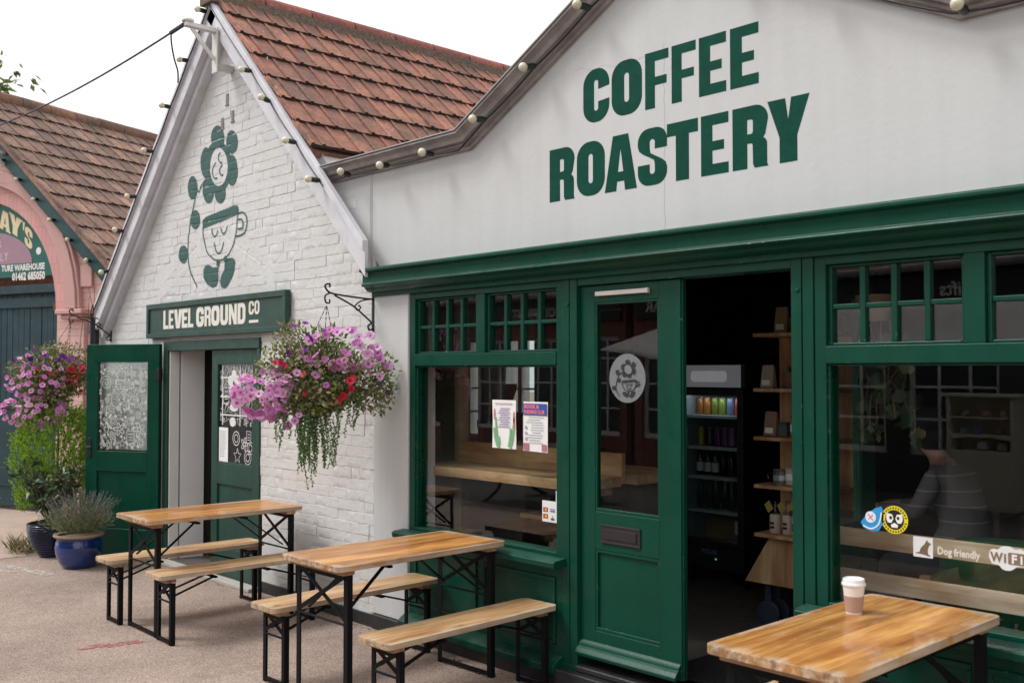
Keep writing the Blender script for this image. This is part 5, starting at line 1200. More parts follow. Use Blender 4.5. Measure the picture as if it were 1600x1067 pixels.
pt2 = MB(); stroke(pt2, [(-.075 + i * .0052, .262 + .006 * math.sin(i * 2.4)) for i in range(30)], .003, fo, -.0016, -.0012)
obj('print', pt, flat('poster_purple', (.32, .26, .48)), po); obj('heading', pt2, flat('poster_ink', (.10, .09, .14)), po)
p2 = thing('poster', 'book and pudding club poster with a blue heading band, right one of two', 'poster', (-4.165, GY, 1.262), 0, 'posters on the window')
obj('sheet', MB().add([(-.10, -.003, 0), (.10, -.004, -.004), (.10, -.002, .282), (-.10, -.002, .282), (0, -.005, .14)], [(0, 1, 4), (1, 2, 4), (2, 3, 4), (3, 0, 4)]), paper, p2)
obj('heading_band', MB().box(-.095, .095, -.0068, -.0062, .205, .272), flat('poster_blue', (.03, .09, .36)), p2)
ph = MB(); f2 = lambda x0, z0: (lambda u, v, d: (x0 + u, -.0076 + d, z0 + v))
text_mb(ph, 'BOOK &', .032, f2(-.088, .244), .0016); text_mb(ph, 'PUDDING CLUB', .0285, f2(-.088, .214), .0014, squeeze=.80)
obj('heading', ph, flat('poster_coral', (.80, .18, .22)), p2)
pt = MB(); rng = random.Random(6)
for i in range(11): pt.box(-.075 + rng.uniform(0, .03) + (.03 if 2 < i < 7 else 0), .05 + rng.uniform(-.02, .03), -.0074, -.0070, .192 - i * .0145, .1955 - i * .0145)
for i in range(3): pt.prism(ell(-.074, .135 - i * .033, .010, .010, 12), lambda u, v, d: (u, -.0072 + d, v), 0, .0005)
obj('print', pt, flat('poster_grey', (.36, .40, .48)), p2)
pp = MB().box(-.094, -.05, -.0076, -.0070, .005, .045).box(.055, .094, -.0076, -.0070, .004, .042); obj('picture', pp, flat('poster_rose', (.42, .16, .22)), p2)
c1 = thing('card_sticker', 'white card payment sticker low on the window beside the green door', 'sticker', (-4.03, GY, .873))
obj('sheet', MB().box(-.082, .076, -.001, 0, 0, .118).box(.026, .076, -.001, 0, .1181, .178), flat('sticker_white', (.72, .74, .76)), c1)
for nm, c, bx in (('blue_card_mark', (.01, .16, .45), ((.033, .070, .125, .170),)), ('red_blue_mark', (.16, .06, .22), ((-.074, -.036, .055, .080),)), ('orange_mark', (.42, .13, .02), ((-.074, -.036, .018, .044),)), ('violet_mark', (.14, .08, .30), ((-.018, .020, .058, .066), (-.018, .020, .071, .075), (.04, .062, .012, .026))), ('dark_mark', (.06, .06, .08), ((-.012, .014, .012, .024), (-.002, .002, .026, .036)))):
    m = MB()
    for (a, b, c_, d) in bx: m.box(a, b, -.0022, -.0012, c_, d)
    obj(nm, m, flat(nm, c), c1)
m = MB(); m.prism(ell(-.062, .0675, .009, .009, 14), lambda u, v, d: (u, -.003 + d, v), 0, .0005); m.prism(ell(-.062, .031, .009, .009, 14), lambda u, v, d: (u, -.003 + d, v), 0, .0005); obj('card_circle', m, flat('mark_red', (.6, .05, .04)), c1)
m = MB(); m.prism(ell(-.049, .0675, .009, .009, 14), lambda u, v, d: (u, -.0036 + d, v), 0, .0005); m.prism(ell(-.049, .031, .009, .009, 14), lambda u, v, d: (u, -.0036 + d, v), 0, .0005); obj('card_circle', m, flat('mark_amber', (.7, .34, .04)), c1)
dsx, dsz = -3.473, 1.682
dst = thing('door_sticker', 'frosted oval sticker of a smiling cup figure on the glass of the green door', 'sticker', (dsx, .0405, dsz))
frost = M('frosted_vinyl', (.40, .44, .46), .7, .05, bstr=0)
t__ = frost.node_tree; tr_ = t__.nodes.new('ShaderNodeBsdfTransparent'); mx_ = t__.nodes.new('ShaderNodeMixShader'); mx_.inputs[0].default_value = .30; t__.links.new(tr_.outputs[0], mx_.inputs[1]); t__.links.new(t__.nodes['Principled BSDF'].outputs[0], mx_.inputs[2]); t__.links.new(mx_.outputs[0], t__.nodes['Material Output'].inputs[0])
obj('oval', MB().prism(ell(0, 0, .123, .128, 40), lambda u, v, d: (u, d, v), -.0012, -.0006), frost, dst)
mm = MB(); k = .131; q = 0
cz = lambda p: ((p[0] - .06) * .153, (p[1] - .12) * .142)
for key, p in MF.items():
    mm.prism([cz(a) for a in p], lambda u, v, d: (u, d, v), -.0026 - q * .0001, -.0014); q += 1
for key, p in MS.items():
    if key[0] == 'c' and key != 'cup': continue
    stroke(mm, smoothpath([Vector(cz(a)) for a in p], 5), .003 if not key.startswith('leg') else .008, lambda u, v, d: (u, d, v), -.0026 - q * .0001, -.0014); q += 1
obj('cup_figure', mm, flat('sticker_dark', (.022, .024, .026)), dst)
mm = MB().prism([cz(a) for a in MW['face']], lambda u, v, d: (u, d, v), -.0060, -.0056); obj('flower_face', mm, frost, dst)
st = thing('blue_sticker', 'blue and white rounded triangular sticker low on the right-hand window', 'sticker', (-2.127, GY, 1.096))
obj('backing', MB().prism([(-.052, -.020), (-.038, -.042), (0, -.054), (.03, -.048), (.05, -.015), (.053, .03), (.042, .055), (.015, .045), (-.02, .02)], lambda u, v, d: (u, d, v), -.001, 0), flat('sticker_blue', (.02, .28, .62)), st)
m = MB().prism(ell(-.006, .006, .024, .024, 20), lambda u, v, d: (u, d, v), -.002, -.0012); stroke(m, smoothpath([(-.04, -.032), (-.005, -.043), (.03, -.02), (.043, .03)], 5), .006, lambda u, v, d: (u, d, v), -.002, -.0012)
obj('white_mark', m, flat('sticker_pale', (.72, .76, .82)), st)
m = MB(); stroke(m, [(-.018, .018), (.006, -.008)], .005, lambda u, v, d: (u, d, v), -.003, -.0022); stroke(m, [(-.015, -.004), (.004, .016)], .004, lambda u, v, d: (u, d, v), -.0034, -.0022); obj('pink_mark', m, flat('sticker_pink', (.6, .2, .4)), st)
yo = thing('owl_sticker', 'round yellow sticker with a black and white owl face on the right-hand window', 'sticker', (-2.027, GY, 1.101))
fy = lambda u, v, d: (u, d, v)
obj('disc', MB().prism(ell(0, 0, .058, .058, 36), fy, -.001, 0), flat('sticker_yellow', (.72, .62, .02)), yo)
m = MB().prism(ell(0, 0, .041, .041, 30), fy, -.0018, -.0011)
for i in range(26):
    a = R(360 / 26 * i)
    if 0 < i < 12 or 13 < i < 26: m.prism([(.0455 * math.cos(a + s) + 0, .0455 * math.sin(a + s)) for s in (-.06, .05)] + [(.0535 * math.cos(a + s), .0535 * math.sin(a + s)) for s in (.05, -.06)], fy, -.0018, -.0011)
obj('black_disc', m, flat('sticker_black', (.01, .01, .01)), yo)
m = MB()
for s in (1, -1): m.prism([(s * .004, .004), (s * .010, .022), (s * .034, .026), (s * .036, .004), (s * .030, -.012), (s * .014, -.014)], fy, -.0026, -.0019)
m.prism([(-.012, -.032), (.012, -.032), (.016, -.022), (0, -.012), (-.016, -.022)], fy, -.0026, -.0019); obj('owl_face', m, flat('sticker_white', (.8, .8, .78)), yo)
m = MB()
for s in (1, -1): m.prism(ell(s * .016, .008, .006, .007, 14), fy, -.0034, -.0027)
m.prism([(-.003, .0), (.003, .0), (0, -.008)], fy, -.0034, -.0027); obj('owl_eyes', m, flat('sticker_ink', (.01, .01, .01)), yo)
dg = thing('dog_sticker', 'white square sticker with a sitting dog silhouette and the words dog friendly', 'sticker', (-1.948, GY, .962))
obj('square', MB().prism(rrect(0, 0, .082, .082, .003, 2), fy, -.001, 0), flat('sticker_mist', (.66, .68, .70)), dg)
dog = [(.012, .014), (.030, .013), (.044, .012), (.056, .009), (.070, .006), (.070, .011), (.063, .014), (.060, .026), (.062, .040), (.068, .052), (.074, .056), (.072, .060), (.064, .063), (.057, .072), (.053, .064), (.046, .052), (.037, .044), (.030, .034), (.027, .022), (.018, .018), (.010, .018)]
obj('dog', MB().prism(dog, fy, -.0018, -.0011), flat('sticker_brown', (.16, .11, .07)), dg)
m = MB(); text_mb(m, 'Dog friendly', .042, lambda u, v, d: (.100 + u, -.001 + d, .022 + v), .0012, squeeze=.80); obj('lettering', m, flat('sticker_letters', (.66, .62, .56)), dg)
wf = thing('wifi_sticker', 'white cloud-shaped wireless internet sticker reading WiFi', 'sticker', (-1.645, GY, .957)); wf.scale = (.90, 1, .95)
cl = [(.0, .045), (.004, .070), (.022, .080), (.036, .078), (.055, .092), (.085, .096), (.110, .086), (.130, .090), (.150, .080), (.160, .06), (.156, .035), (.14, .02), (.118, .018), (.09, .0), (.06, .0), (.04, .016), (.014, .02)]
obj('cloud', MB().prism([tuple(p) for p in smoothpath([Vector(p) for p in cl + cl[:1]], 4)[:-1]], fy, -.001, 0), flat('sticker_cloud', (.70, .72, .74)), wf)
m = MB().prism(rrect(.080, .024, .158, .072, .006, 3), fy, -.0018, -.0011); text_mb(m, 'W', .052, lambda u, v, d: (.008 + u, -.0018 + d, .030 + v), .002, squeeze=.9); text_mb(m, 'i', .052, lambda u, v, d: (.062 + u, -.0018 + d, .030 + v), .002); obj('brown_panel', m, flat('sticker_brown', (.22, .15, .10)), wf)
m = MB(); text_mb(m, 'F', .048, lambda u, v, d: (.094 + u, -.0028 + d, .031 + v), .002); text_mb(m, 'i', .048, lambda u, v, d: (.130 + u, -.0028 + d, .031 + v), .002); obj('white_letters', m, flat('sticker_white', (.74, .75, .76)), wf)

# ================================================================== INSIDE THE COFFEE SHOP
pst = thing('timber_post', 'pale timber post standing inside behind the small-paned window', 'post', (-5.525, .62, .15))
obj('post', MB().box(-.095, .045, -.04, .05, 0, 2.14).box(-.10, .05, -.045, .055, 0, .1), M('tan_painted_post', (.30, .25, .17), .7, .08), pst)
ct = thing('window_counter', 'long oak bar counter inside the left-hand window', 'counter', (-4.7, .36, .15))
obj('counter_top', MB().box(-.80, .72, -.16, .22, .885, .945), inner_wood, ct, bevel=.004)
obj('back_rail', MB().box(-.80, .72, .221, .255, .90, 1.08), inner_wood, ct, bevel=.004)
for x in (-.55, .52): obj('leg', MB().box(x, x + .09, .05, .12, 0, .884), black_metal, ct)
obj('batten', MB().box(.60, .66, -.13, .2, .835, .884), batten_wood, ct)
for x, nm in ((-4.68, 'black bar stool with wooden seat inside, at the middle of the window counter'), (-4.2, 'black bar stool with wooden seat inside, near the card sticker')):
    s_ = thing('bar_stool', nm, 'stool', (x, .72, .15), 0, 'bar stools inside the window')
    obj('seat', MB().box(-.16, .16, -.16, .16, .62, .65), inner_wood, s_, bevel=.006)
    for a in (-1, 1):
        for b in (-1, 1): obj('leg', MB().bar((a * .13, b * .13, .619), (a * .17, b * .17, 0), .022, .022), black_metal, s_)
    obj('foot_rail', MB().bar((-.155, -.155, .2), (.155, -.155, .2), .018, .018).bar((-.155, .155, .2), (.155, .155, .2), .018, .018).bar((-.13, .12, .60), (.16, -.15, .1), .012, .012), black_metal, s_)
ht = thing('high_table', 'oak topped high table seen through the green door glass', 'table', (-4.33, .98, .15))
obj('tabletop', MB().box(-.30, .30, -.20, .24, .875, .94), inner_wood, ht, bevel=.004); obj('pedestal', MB().box(-.04, .04, -.04, .04, .02, .874).box(-.2, .2, -.2, .2, 0, .02), black_metal, ht)
gr = thing('coffee_grinder', 'black coffee grinder with a tapered bean hopper behind the window counter', 'grinder', (-5.21, .74, 1.13))
obj('body', MB().box(-.09, .09, -.1, .12, 0, .30).box(-.06, .06, -.18, -.101, .2, .26), black_plastic, gr, bevel=.01)
obj('hopper', MB().lathe([(.05, .301), (.105, .46), (.11, .50), (.105, .50), (.05, .31)], n=20), black_plastic, gr, smooth=40)
em = thing('back_counter', 'dark counter inside carrying the coffee grinder', 'counter', (-5.05, .82, .15))
obj('cabinet', MB().box(-.36, .20, -.2, .25, 0, .93), wall_dark, em); obj('worktop', MB().box(-.38, .22, -.22, .27, .931, .978), dark_wood, em)
# fridge
FX0, FX1, FY, FZ = -4.76, -4.17, 2.15, .15
fr = thing('drinks_fridge', 'tall black glass-fronted drinks fridge inside the open doorway', 'fridge', (-4.465, FY + .3, FZ))
m = MB(); a, b = -.295, .295
m.box(a, a + .03, -.30, .33, .13, 1.62).box(b - .03, b, -.30, .33, .13, 1.62).box(a + .03, b - .03, .30, .33, .13, 1.62).box(a + .03, b - .03, -.27, .30, .13, .30).box(a, b, -.30, .33, 1.4205, 1.445)
obj('cabinet', m, black_plastic, fr)
obj('liner', MB().box(a + .031, a + .04, -.28, .295, .30, 1.42).box(b - .04, b - .031, -.28, .295, .30, 1.42).box(a + .04, b - .04, .285, .299, .30, 1.42), M('fridge_liner', (.32, .34, .38), .5, .05), fr)
obj('header', MB().box(a - .01, b + .01, -.335, .33, 1.4455, 1.62), black_plastic, fr, bevel=.006)
hdm = flat('backlit_header', (.33, .33, .37), .4, .13)
obj('header_panel', MB().box(a + .01, b - .02, -.342, -.3355, 1.452, 1.612), hdm, fr)
obj('header_glow_panel', MB().prism(rrect(-.16, 1.49, .16, 1.57, .03, 4), lambda u, v, d: (u, d, v), -.3445, -.343), flat('header_block', (.55, .57, .60), .5, .16), fr)
obj('door_frame', MB().box(a, a + .06, -.345, -.301, .30, 1.44).box(b - .05, b, -.345, -.301, .30, 1.44).box(a + .06, b - .05, -.345, -.301, 1.39, 1.44).box(a + .06, b - .05, -.345, -.301, .30, .34), black_plastic, fr, bevel=.004)
obj('glass_door', MB().box(a + .06, b - .05, -.326, -.322, .34, 1.39), clear_glass, fr)
obj('base_panel', MB().box(a, b, -.30, -.271, .13, .30), black_plastic, fr)
shz = [1.243, 1.011, .793, .547, .32]
for z in shz: obj('shelf', MB().box(a + .045, b - .045, -.27, .28, z - .022, z), M('white_wire_shelf', (.55, .57, .60), .5, .05), fr)
for x in (-.24, .24):
    for y in (-.22, .24): obj('caster', MB().lathe([(.0, -.014), (.035, -.014), (.04, 0), (.035, .014), (0, .014)], (x, y, .04), 14, axis='x').box(x - .02, x + .02, y - .02, y + .02, .075, .13), black_metal, fr)
lg = MB(); text_mb(lg, 'POLAR', .045, lambda u, v, d: (-.10 + u, -.3012 + d, .235 + v), .001); obj('maker_lettering', lg, flat('blue_lettering', (.10, .18, .32)), fr)
obj('control_light', MB().box(.02, .032, -.302, -.3005, .195, .207), flat('green_indicator', (.05, .5, .25), .5, .6), fr)
strip = MB().box(a + .07, b - .07, -.29, -.28, 1.402, 1.412); obj('added_glow_strip', strip, flat('fridge_fill_glow', (.9, .95, 1), .5, 16), fr)  # added glowing strip that brightens the fridge contents
CANS = 'drink cans in the fridge'; BOT = 'bottles in the fridge'; ORD = 'first second third fourth fifth sixth seventh'.split()
def can(x, y, z, col, label, h=.125):
    t = thing('drink_can', label, 'can', (x, y, z), 0, CANS)
    obj('body', MB().lathe([(.026, 0), (.032, .006), (.032, h - .008), (.027, h)], n=16), flat('can_' + label.split()[0] + label.split()[1], col, .35, 0, .2), t, smooth=40)
    obj('lid', MB().lathe([(.027, h + .0002), (.027, h + .003), (.025, h + .001), (0, h + .001)], n=16), M('can_lid', (.6, .6, .62), .3, .05, metal=1, bstr=0), t, smooth=40)
yf = FY + .14; fx = -4.465
for (dx, col, lb) in ((-.20, (.28, .10, .02), 'dark orange can on the top fridge shelf'), (-.135, (.34, .13, .02), 'bright orange can on the top fridge shelf'), (-.065, (.15, .19, .03), 'olive green can on the top fridge shelf'), (0, (.20, .26, .04), 'light green can on the top fridge shelf'), (.07, (.14, .18, .30), 'blue grey can on the top fridge shelf'), (.14, (.40, .05, .05), 'red blue can on the top fridge shelf'), (.205, (.5, .03, .03), 'bright red can on the top fridge shelf')): can(fx + dx, yf, FZ + shz[0] + .001, col, lb)
for (dx, col, lb) in ((-.20, (.38, .36, .03), 'yellow lime can on the second fridge shelf'), (-.12, (.05, .06, .05), 'black gold can on the second fridge shelf'), (-.045, (.20, .04, .18), 'purple pink can on the second fridge shelf'), (.02, (.22, .05, .22), 'plum violet can on the second fridge shelf'), (.08, (.26, .09, .24), 'mauve patterned can on the second fridge shelf'), (.155, (.34, .26, .34), 'pale lilac can on the second fridge shelf'), (.215, (.40, .24, .18), 'pale copper can on the second fridge shelf')): can(fx + dx, yf, FZ + shz[1] + .001, col, lb, .135)
def bottle(x, y, z, glassm, label, h, lab=None):
    t = thing('bottle', label, 'bottle', (x, y, z), 0, BOT)
    obj('glass', MB().lathe([(.026, 0), (.029, .006), (.029, h * .55), (.024, h * .66), (.012, h * .80), (.011, h * .96), (.013, h * .97), (.013, h)], n=14), glassm, t, smooth=40)
    if lab: obj('paper_label', MB().lathe([(.0296, h * .12), (.0296, h * .45)], n=14), paper, t, smooth=60)
for i in range(7): bottle(fx - .21 + i * .07, yf, FZ + shz[2] + .001, brown_glass, ORD[i] + (' dark bottle with a white label on the third fridge shelf' if i < 3 else ' dark bottle on the third fridge shelf, without a white label'), .205, i < 3)
for i in range(7): bottle(fx - .21 + i * .07, yf + .02 * (i % 2), FZ + shz[3] + .001, clear_glass, ORD[i] + ' clear glass bottle along the fourth fridge shelf', .215)
bx = thing('cardboard_box', 'brown cardboard box on the bottom shelf of the drinks fridge', 'box', (fx, FY + .25, FZ + shz[4] + .001))
obj('box', MB().box(-.17, .16, -.10, .18, 0, .19), cardboard, bx, bevel=.004); obj('address_label', MB().box(.09, .158, -.102, -.1005, .05, .15), paper, bx)
mb_ = thing('menu_board', 'black wall board hanging inside above the fridge', 'board', (-4.9, 3.4, 1.8))
obj('panel', MB().box(-.75, .95, 0, .04, .05, .62), black_plastic, mb_); obj('frame', MB().box(-.78, -.751, -.01, .05, .02, .65).box(.951, .98, -.01, .05, .02, .65).box(-.75, .95, -.01, .05, .621, .65), black_metal, mb_)
# shelf unit on castors
su = thing('shelf_unit', 'plywood display shelves on castors inside the doorway', 'shelf', (-3.3, 1.47, .15))
obj('back_panel', MB().box(-.25, .26, .13, .15, .58, 1.90), ply_wood, su)
for z in (.585, .88, 1.17, 1.465, 1.80): obj('shelf', MB().box(-.26, .26, -.15, .129, z - .022, z), ply_wood, su, bevel=.002)
obj('base_box', MB().prism([(-.19, .56), (-.37, .27), (.26, .27), (.26, .56)], lambda u, v, d: (u, d, v), -.09, .13), ply_wood, su, bevel=.003)
for x in (-.24, .17):
    for y in (-.02, .09): obj('castor', MB().lathe([(0, -.02), (.07, -.02), (.08, -.01), (.08, .01), (.07, .02), (0, .02)], (x, y, .08), 18, axis='y').box(x - .02, x + .02, y - .015, y + .015, .16, .27), M('rubber_blue', (.02, .03, .06), .6, .1), su)
for i, lb in enumerate(('cream flask with a printed label, leftmost on the lowest display shelf', 'cream flask with a printed label, second along the lowest display shelf', 'cream flask with a printed label, third along the lowest display shelf', 'cream flask with a printed label, at the right of the lowest display shelf')):
    j = thing('glass_jar', lb, 'jar', (-3.46 + i * .075, 1.40 + .02 * (i % 2), .736), 0, 'jars on the display shelves')
    obj('body', MB().lathe([(.030, 0), (.034, .006), (.034, .10), (.030, .115)], n=18), flat('jar_cream', (.55, .45, .38)), j, smooth=40); obj('neck', MB().lathe([(.029, .1155), (.026, .15), (.016, .175), (.016, .20)], n=16), clear_glass, j, smooth=40)
    obj('label_print', MB().box(-.014, .014, -.0365, -.0345, .03, .045).box(-.014, .012, -.0365, -.0345, .055, .07), flat('label_black', (.02, .02, .02)), j)
    tg = MB(); tg.add([(-.03, -.03, .12), (-.055, -.035, .17), (-.02, -.035, .20), (.005, -.03, .15)], [(0, 1, 2, 3)]); obj('tag', tg, flat('tag_yellow', (.34, .26, .08)), j)
for i, lb in enumerate(('white enamel mug on the second display shelf, with a printed badge', 'small glass cup on the second display shelf, at its left end')):
    j = thing('mug', lb, 'mug', (-3.28 - i * .18, 1.42, 1.0315)); obj('body', MB().lathe([(.034, 0), (.038, .004), (.038, .085), (.035, .085), (.034, .01), (0, .008)], n=18), (white_paint if i == 0 else clear_glass), j, smooth=40)
    obj('handle', MB().tube(smoothpath([Vector((-.036, 0, .07)), Vector((-.062, 0, .06)), Vector((-.062, 0, .03)), Vector((-.036, 0, .018))], 4), .005, 6), (white_paint if i == 0 else clear_glass), j, smooth=50)
    if i == 0: obj('badge', MB().box(-.015, .012, -.0405, -.0385, .03, .06), flat('badge_black', (.02, .02, .02)), j)
for (x, z, c, lb, s) in ((-3.42, 1.3215, (.08, .10, .11), 'small grey tin on the middle display shelf', .06), (-3.22, 1.3215, (.05, .03, .025), 'dark brown box on the middle display shelf', .09), (-3.30, 1.0315, (.10, .045, .03), 'reddish brown box behind the mug on the display shelf', .09)):
    j = thing('tin' if s < .08 else 'coffee_box', lb, 'tin' if s < .08 else 'box', (x + (.13 if 'reddish' in lb else 0), 1.46, z)); obj('body', MB().box(-s / 2, s / 2, -.04, .04, 0, s * 1.2), flat('tin_' + lb.split()[1], c), j, bevel=.003); obj('lid', MB().box(-s / 2 - .001, s / 2 + .001, -.041, .041, s * 1.2 + .0005, s * 1.2 + .012), flat('tinlid_' + lb.split()[1], s3(c, .7)[:3]), j)
pl = thing('small_pot_plant', 'small plant in a woven brown pot on the upper display shelf', 'potted plant', (-3.36, 1.44, 1.6165)); obj('pot', MB().lathe([(.05, 0), (.06, .01), (.06, .10), (.055, .10), (.05, .06), (0, .06)], n=18), M('woven_pot', (.20, .11, .07), .9, .4, 60, 120, .6), pl, smooth=40)
m = MB(); rng = random.Random(8)
for i in range(40): leafquad(m, Vector((0, 0, .08)), rv(rng) + Vector((0, 0, 1)), rv(rng), rng.uniform(.04, .09), .02)
obj('leaves', m, leaf_dark, pl, fix=False)
mt = thing('doormat', 'black ridged doormat just inside the open doorway', 'doormat', (-2.95, .55, .151)); m = MB().box(-.45, .45, -.35, .3, 0, .008)
for i in range(26): m.box(-.44, .44, -.34 + i * .0245, -.328 + i * .0245, .008, .014)
obj('mat', m, M('rubber_mat', (.018, .018, .018), .8, .2), mt)
# right-hand window: slatted bench back, armchair, customer, dresser
sbk = thing('slatted_bench', 'pale wooden bench back of two broad slats inside the right-hand window', 'bench', (-1.75, .26, .15))
obj('upper_slat', MB().box(-.85, .85, .03, .055, .775, .855), wood('pale_slat', (.62, .48, .33), (.50, .37, .24), 'x', .8, 0, .55), sbk, bevel=.003); obj('lower_slat', MB().box(-.85, .85, .03, .055, .585, .668), bpy.data.materials['pale_slat'], sbk, bevel=.003)
for x in (-.80, .2, .80): obj('upright', MB().box(x - .03, x + .03, .056, .10, 0, .84), dark_wood, sbk)
obj('seat', MB().box(-.85, .85, .101, .40, .40, .44), dark_wood, sbk)
ac = thing('armchair', 'green upholstered armchair behind the slats in the right-hand window', 'armchair', (-1.88, 1.0, .15), R(200))
obj('seat', MB().box(-.30, .30, -.30, .28, .20, .42), armchair_green, ac, bevel=.05, seg=4); obj('back', MB().prism(rrect(-.33, .30, .33, .82, .12, 6), lambda u, v, d: (u, d + .18 + (v - .3) * .18, v), 0, .12), armchair_green, ac, bevel=.03, seg=3)
for s in (-1, 1):
    obj('arm', MB().box(s * .36 - .055, s * .36 + .055, -.28, .28, .20, .56), armchair_green, ac, bevel=.045, seg=4)
    for y in (-.24, .22): obj('leg', MB().tube([(s * .27, y, .199), (s * .29, y, 0)], [.022, .015], 8), dark_wood, ac)
rt_ = thing('cafe_table', 'dark wooden cafe table before the seated customer', 'table', (-2.98, 1.62, .15))
obj('tabletop', MB().box(-.34, .34, -.3, .3, .71, .74), dark_wood, rt_, bevel=.006); obj('pedestal', MB().tube([(0, 0, .02), (0, 0, .709)], .03, 10).box(-.22, .22, -.22, .22, 0, .02), black_metal, rt_)
ch = thing('cafe_chair', 'brown wooden chair under the customer in the striped top', 'chair', (-2.36, 1.62, .15))
obj('seat', MB().box(-.21, .21, -.21, .21, .43, .46), inner_wood, ch, bevel=.006)
for sx in (-1, 1):
    for sy in (-1, 1): obj('leg', MB().bar((sx * .18, sy * .18, .429), (sx * .20, sy * .20, 0), .03, .03), dark_wood, ch)
obj('backrest', MB().box(.185, .21, -.19, -.16, .46, .80).box(.185, .21, .16, .19, .46, .80).box(.18, .215, -.2, .2, .801, .84), dark_wood, ch)
def skinned(name, chains, mats, pick, parent, loc):
    vs = []; es = []; rs = []; key = {}
    def vid(p, r):
        k = tuple(round(c, 4) for c in p)
        if k not in key: key[k] = len(vs); vs.append(p); rs.append(r)
        return key[k]
    for chn in chains:
        ids = [vid(p, r) for p, r in chn]; es += list(zip(ids[:-1], ids[1:]))
    me = bpy.data.meshes.new(name); me.from_pydata(vs, es, []); o = bpy.data.objects.new(name, me); COL.objects.link(o)
    md = o.modifiers.new('skin', 'SKIN'); md.use_smooth_shade = True
    for i, r in enumerate(rs): me.skin_vertices[0].data[i].radius = (r, r)
    me.skin_vertices[0].data[0].use_root = True
    o.modifiers.new('sub', 'SUBSURF').levels = 2; o.modifiers['sub'].render_levels = 2
    dg_ = bpy.context.evaluated_depsgraph_get(); m2 = bpy.data.meshes.new_from_object(o.evaluated_get(dg_)); bpy.data.objects.remove(o)
    for m in mats: m2.materials.append(m) if len(m2.materials) < len(mats) else None
    for p in m2.polygons: p.material_index = pick(p.center); p.use_smooth = True
    o = bpy.data.objects.new(name, m2); COL.objects.link(o); o.parent = parent; o.location = loc; return o
stripe, t__, b__, N__, L__ = nodes('striped_jersey'); sx_ = N__('ShaderNodeSeparateXYZ'); L__(objc(t__), sx_.inputs[0])
L__(ramp(t__, math2(t__, 'FRACT', math2(t__, 'MULTIPLY', sx_.outputs[2], 12.0)), [(.0, (.34, .32, .34, 1)), (.08, (.34, .32, .34, 1)), (.12, (.17, .16, .18, 1)), (1, (.17, .16, .18, 1))]), b__.inputs[0]); b__.inputs['Roughness'].default_value = .9
pe = thing('person', 'seated customer in a dark cap and striped top leaning over a table inside', 'person', (-2.36, 1.62, .15))
ch_ = [[((0, 0, .55), .135), ((-.03, 0, .70), .135), ((-.08, 0, .88), .145), ((-.14, 0, 1.0), .12), ((-.175, 0, 1.06), .06), ((-.20, 0, 1.11), .052), ((-.235, 0, 1.17), .075), ((-.25, 0, 1.235), .088), ((-.245, 0, 1.30), .07)]]
for s in (-1, 1):
    ch_.append([((-.14, 0, 1.0), .12), ((-.13, s * .17, .99), .065), ((-.22, s * .22, .80), .05), ((-.40, s * .17, .79), .042), ((-.50, s * .12, .785), .034), ((-.55, s * .11, .78), .03)])
    for f in range(4): ch_.append([((-.55, s * .11, .78), .03), ((-.585, s * (.085 + f * .018), .779), .0095), ((-.615 - .008 * (1 if f in (1, 2) else 0), s * (.08 + f * .02), .776), .008), ((-.64 - .010 * (1 if f in (1, 2) else 0), s * (.078 + f * .021), .768), .007)])
    ch_.append([((-.55, s * .11, .78), .03), ((-.565, s * .07, .785), .010), ((-.585, s * .05, .775), .008)])
    ch_.append([((0, 0, .55), .135), ((-.06, s * .11, .52), .095), ((-.44, s * .13, .50), .065), ((-.42, s * .13, .28), .055), ((-.40, s * .13, .07), .042), ((-.52, s * .13, .035), .035)])
def pick(c):
    if c.z > 1.06 or (c.x < -.47 and c.z > .7): return 0
    return 1 if c.z > .585 else 2
bd = skinned('body', ch_, [skin_m, stripe, denim], pick, pe, (0, 0, 0))
m = MB().lathe([(.0, .105), (.05, .10), (.085, .065), (.100, .0), (.102, -.02)], (-.245, 0, 1.27), 20); m.prism([(-.33, -.075), (-.42, -.05), (-.44, 0), (-.42, .05), (-.33, .075)], lambda u, v, d: (u, v, d), 1.255, 1.268); obj('cap', m, cap_m, pe, smooth=50)
m = MB().lathe([(.085, 0), (.095, -.03), (.09, -.09), (.06, -.12)], (-.215, 0, 1.25), 16); obj('hair', m, cap_m, pe, smooth=50)
m = MB().lathe([(0, 0), (.010, .008), (.014, .022), (.006, .04), (0, .045)], (-.338, 0, 1.19), 10); obj('nose', m, skin_m, pe, smooth=60)
for s in (-1, 1): obj('eye', MB().lathe([(0, -.01), (.009, -.005), (.011, 0), (.009, .005), (0, .01)], (-.322, s * .032, 1.235), 10), cap_m, pe); obj('ear', MB().lathe([(0, -.006), (.018, -.004), (.022, 0), (.018, .004), (0, .006)], (-.235, s * .09, 1.22), 12, axis='y'), skin_m, pe)
obj('mouth', MB().box(-.325, -.315, -.022, .022, 1.155, 1.161), flat('lips', (.28, .10, .09)), pe)
iv = thing('trailing_houseplant', 'broad-leaved houseplant hanging inside the right-hand window corner', 'houseplant', (-2.30, .42, 1.95))
m = MB(); st = MB(); rng = random.Random(10)
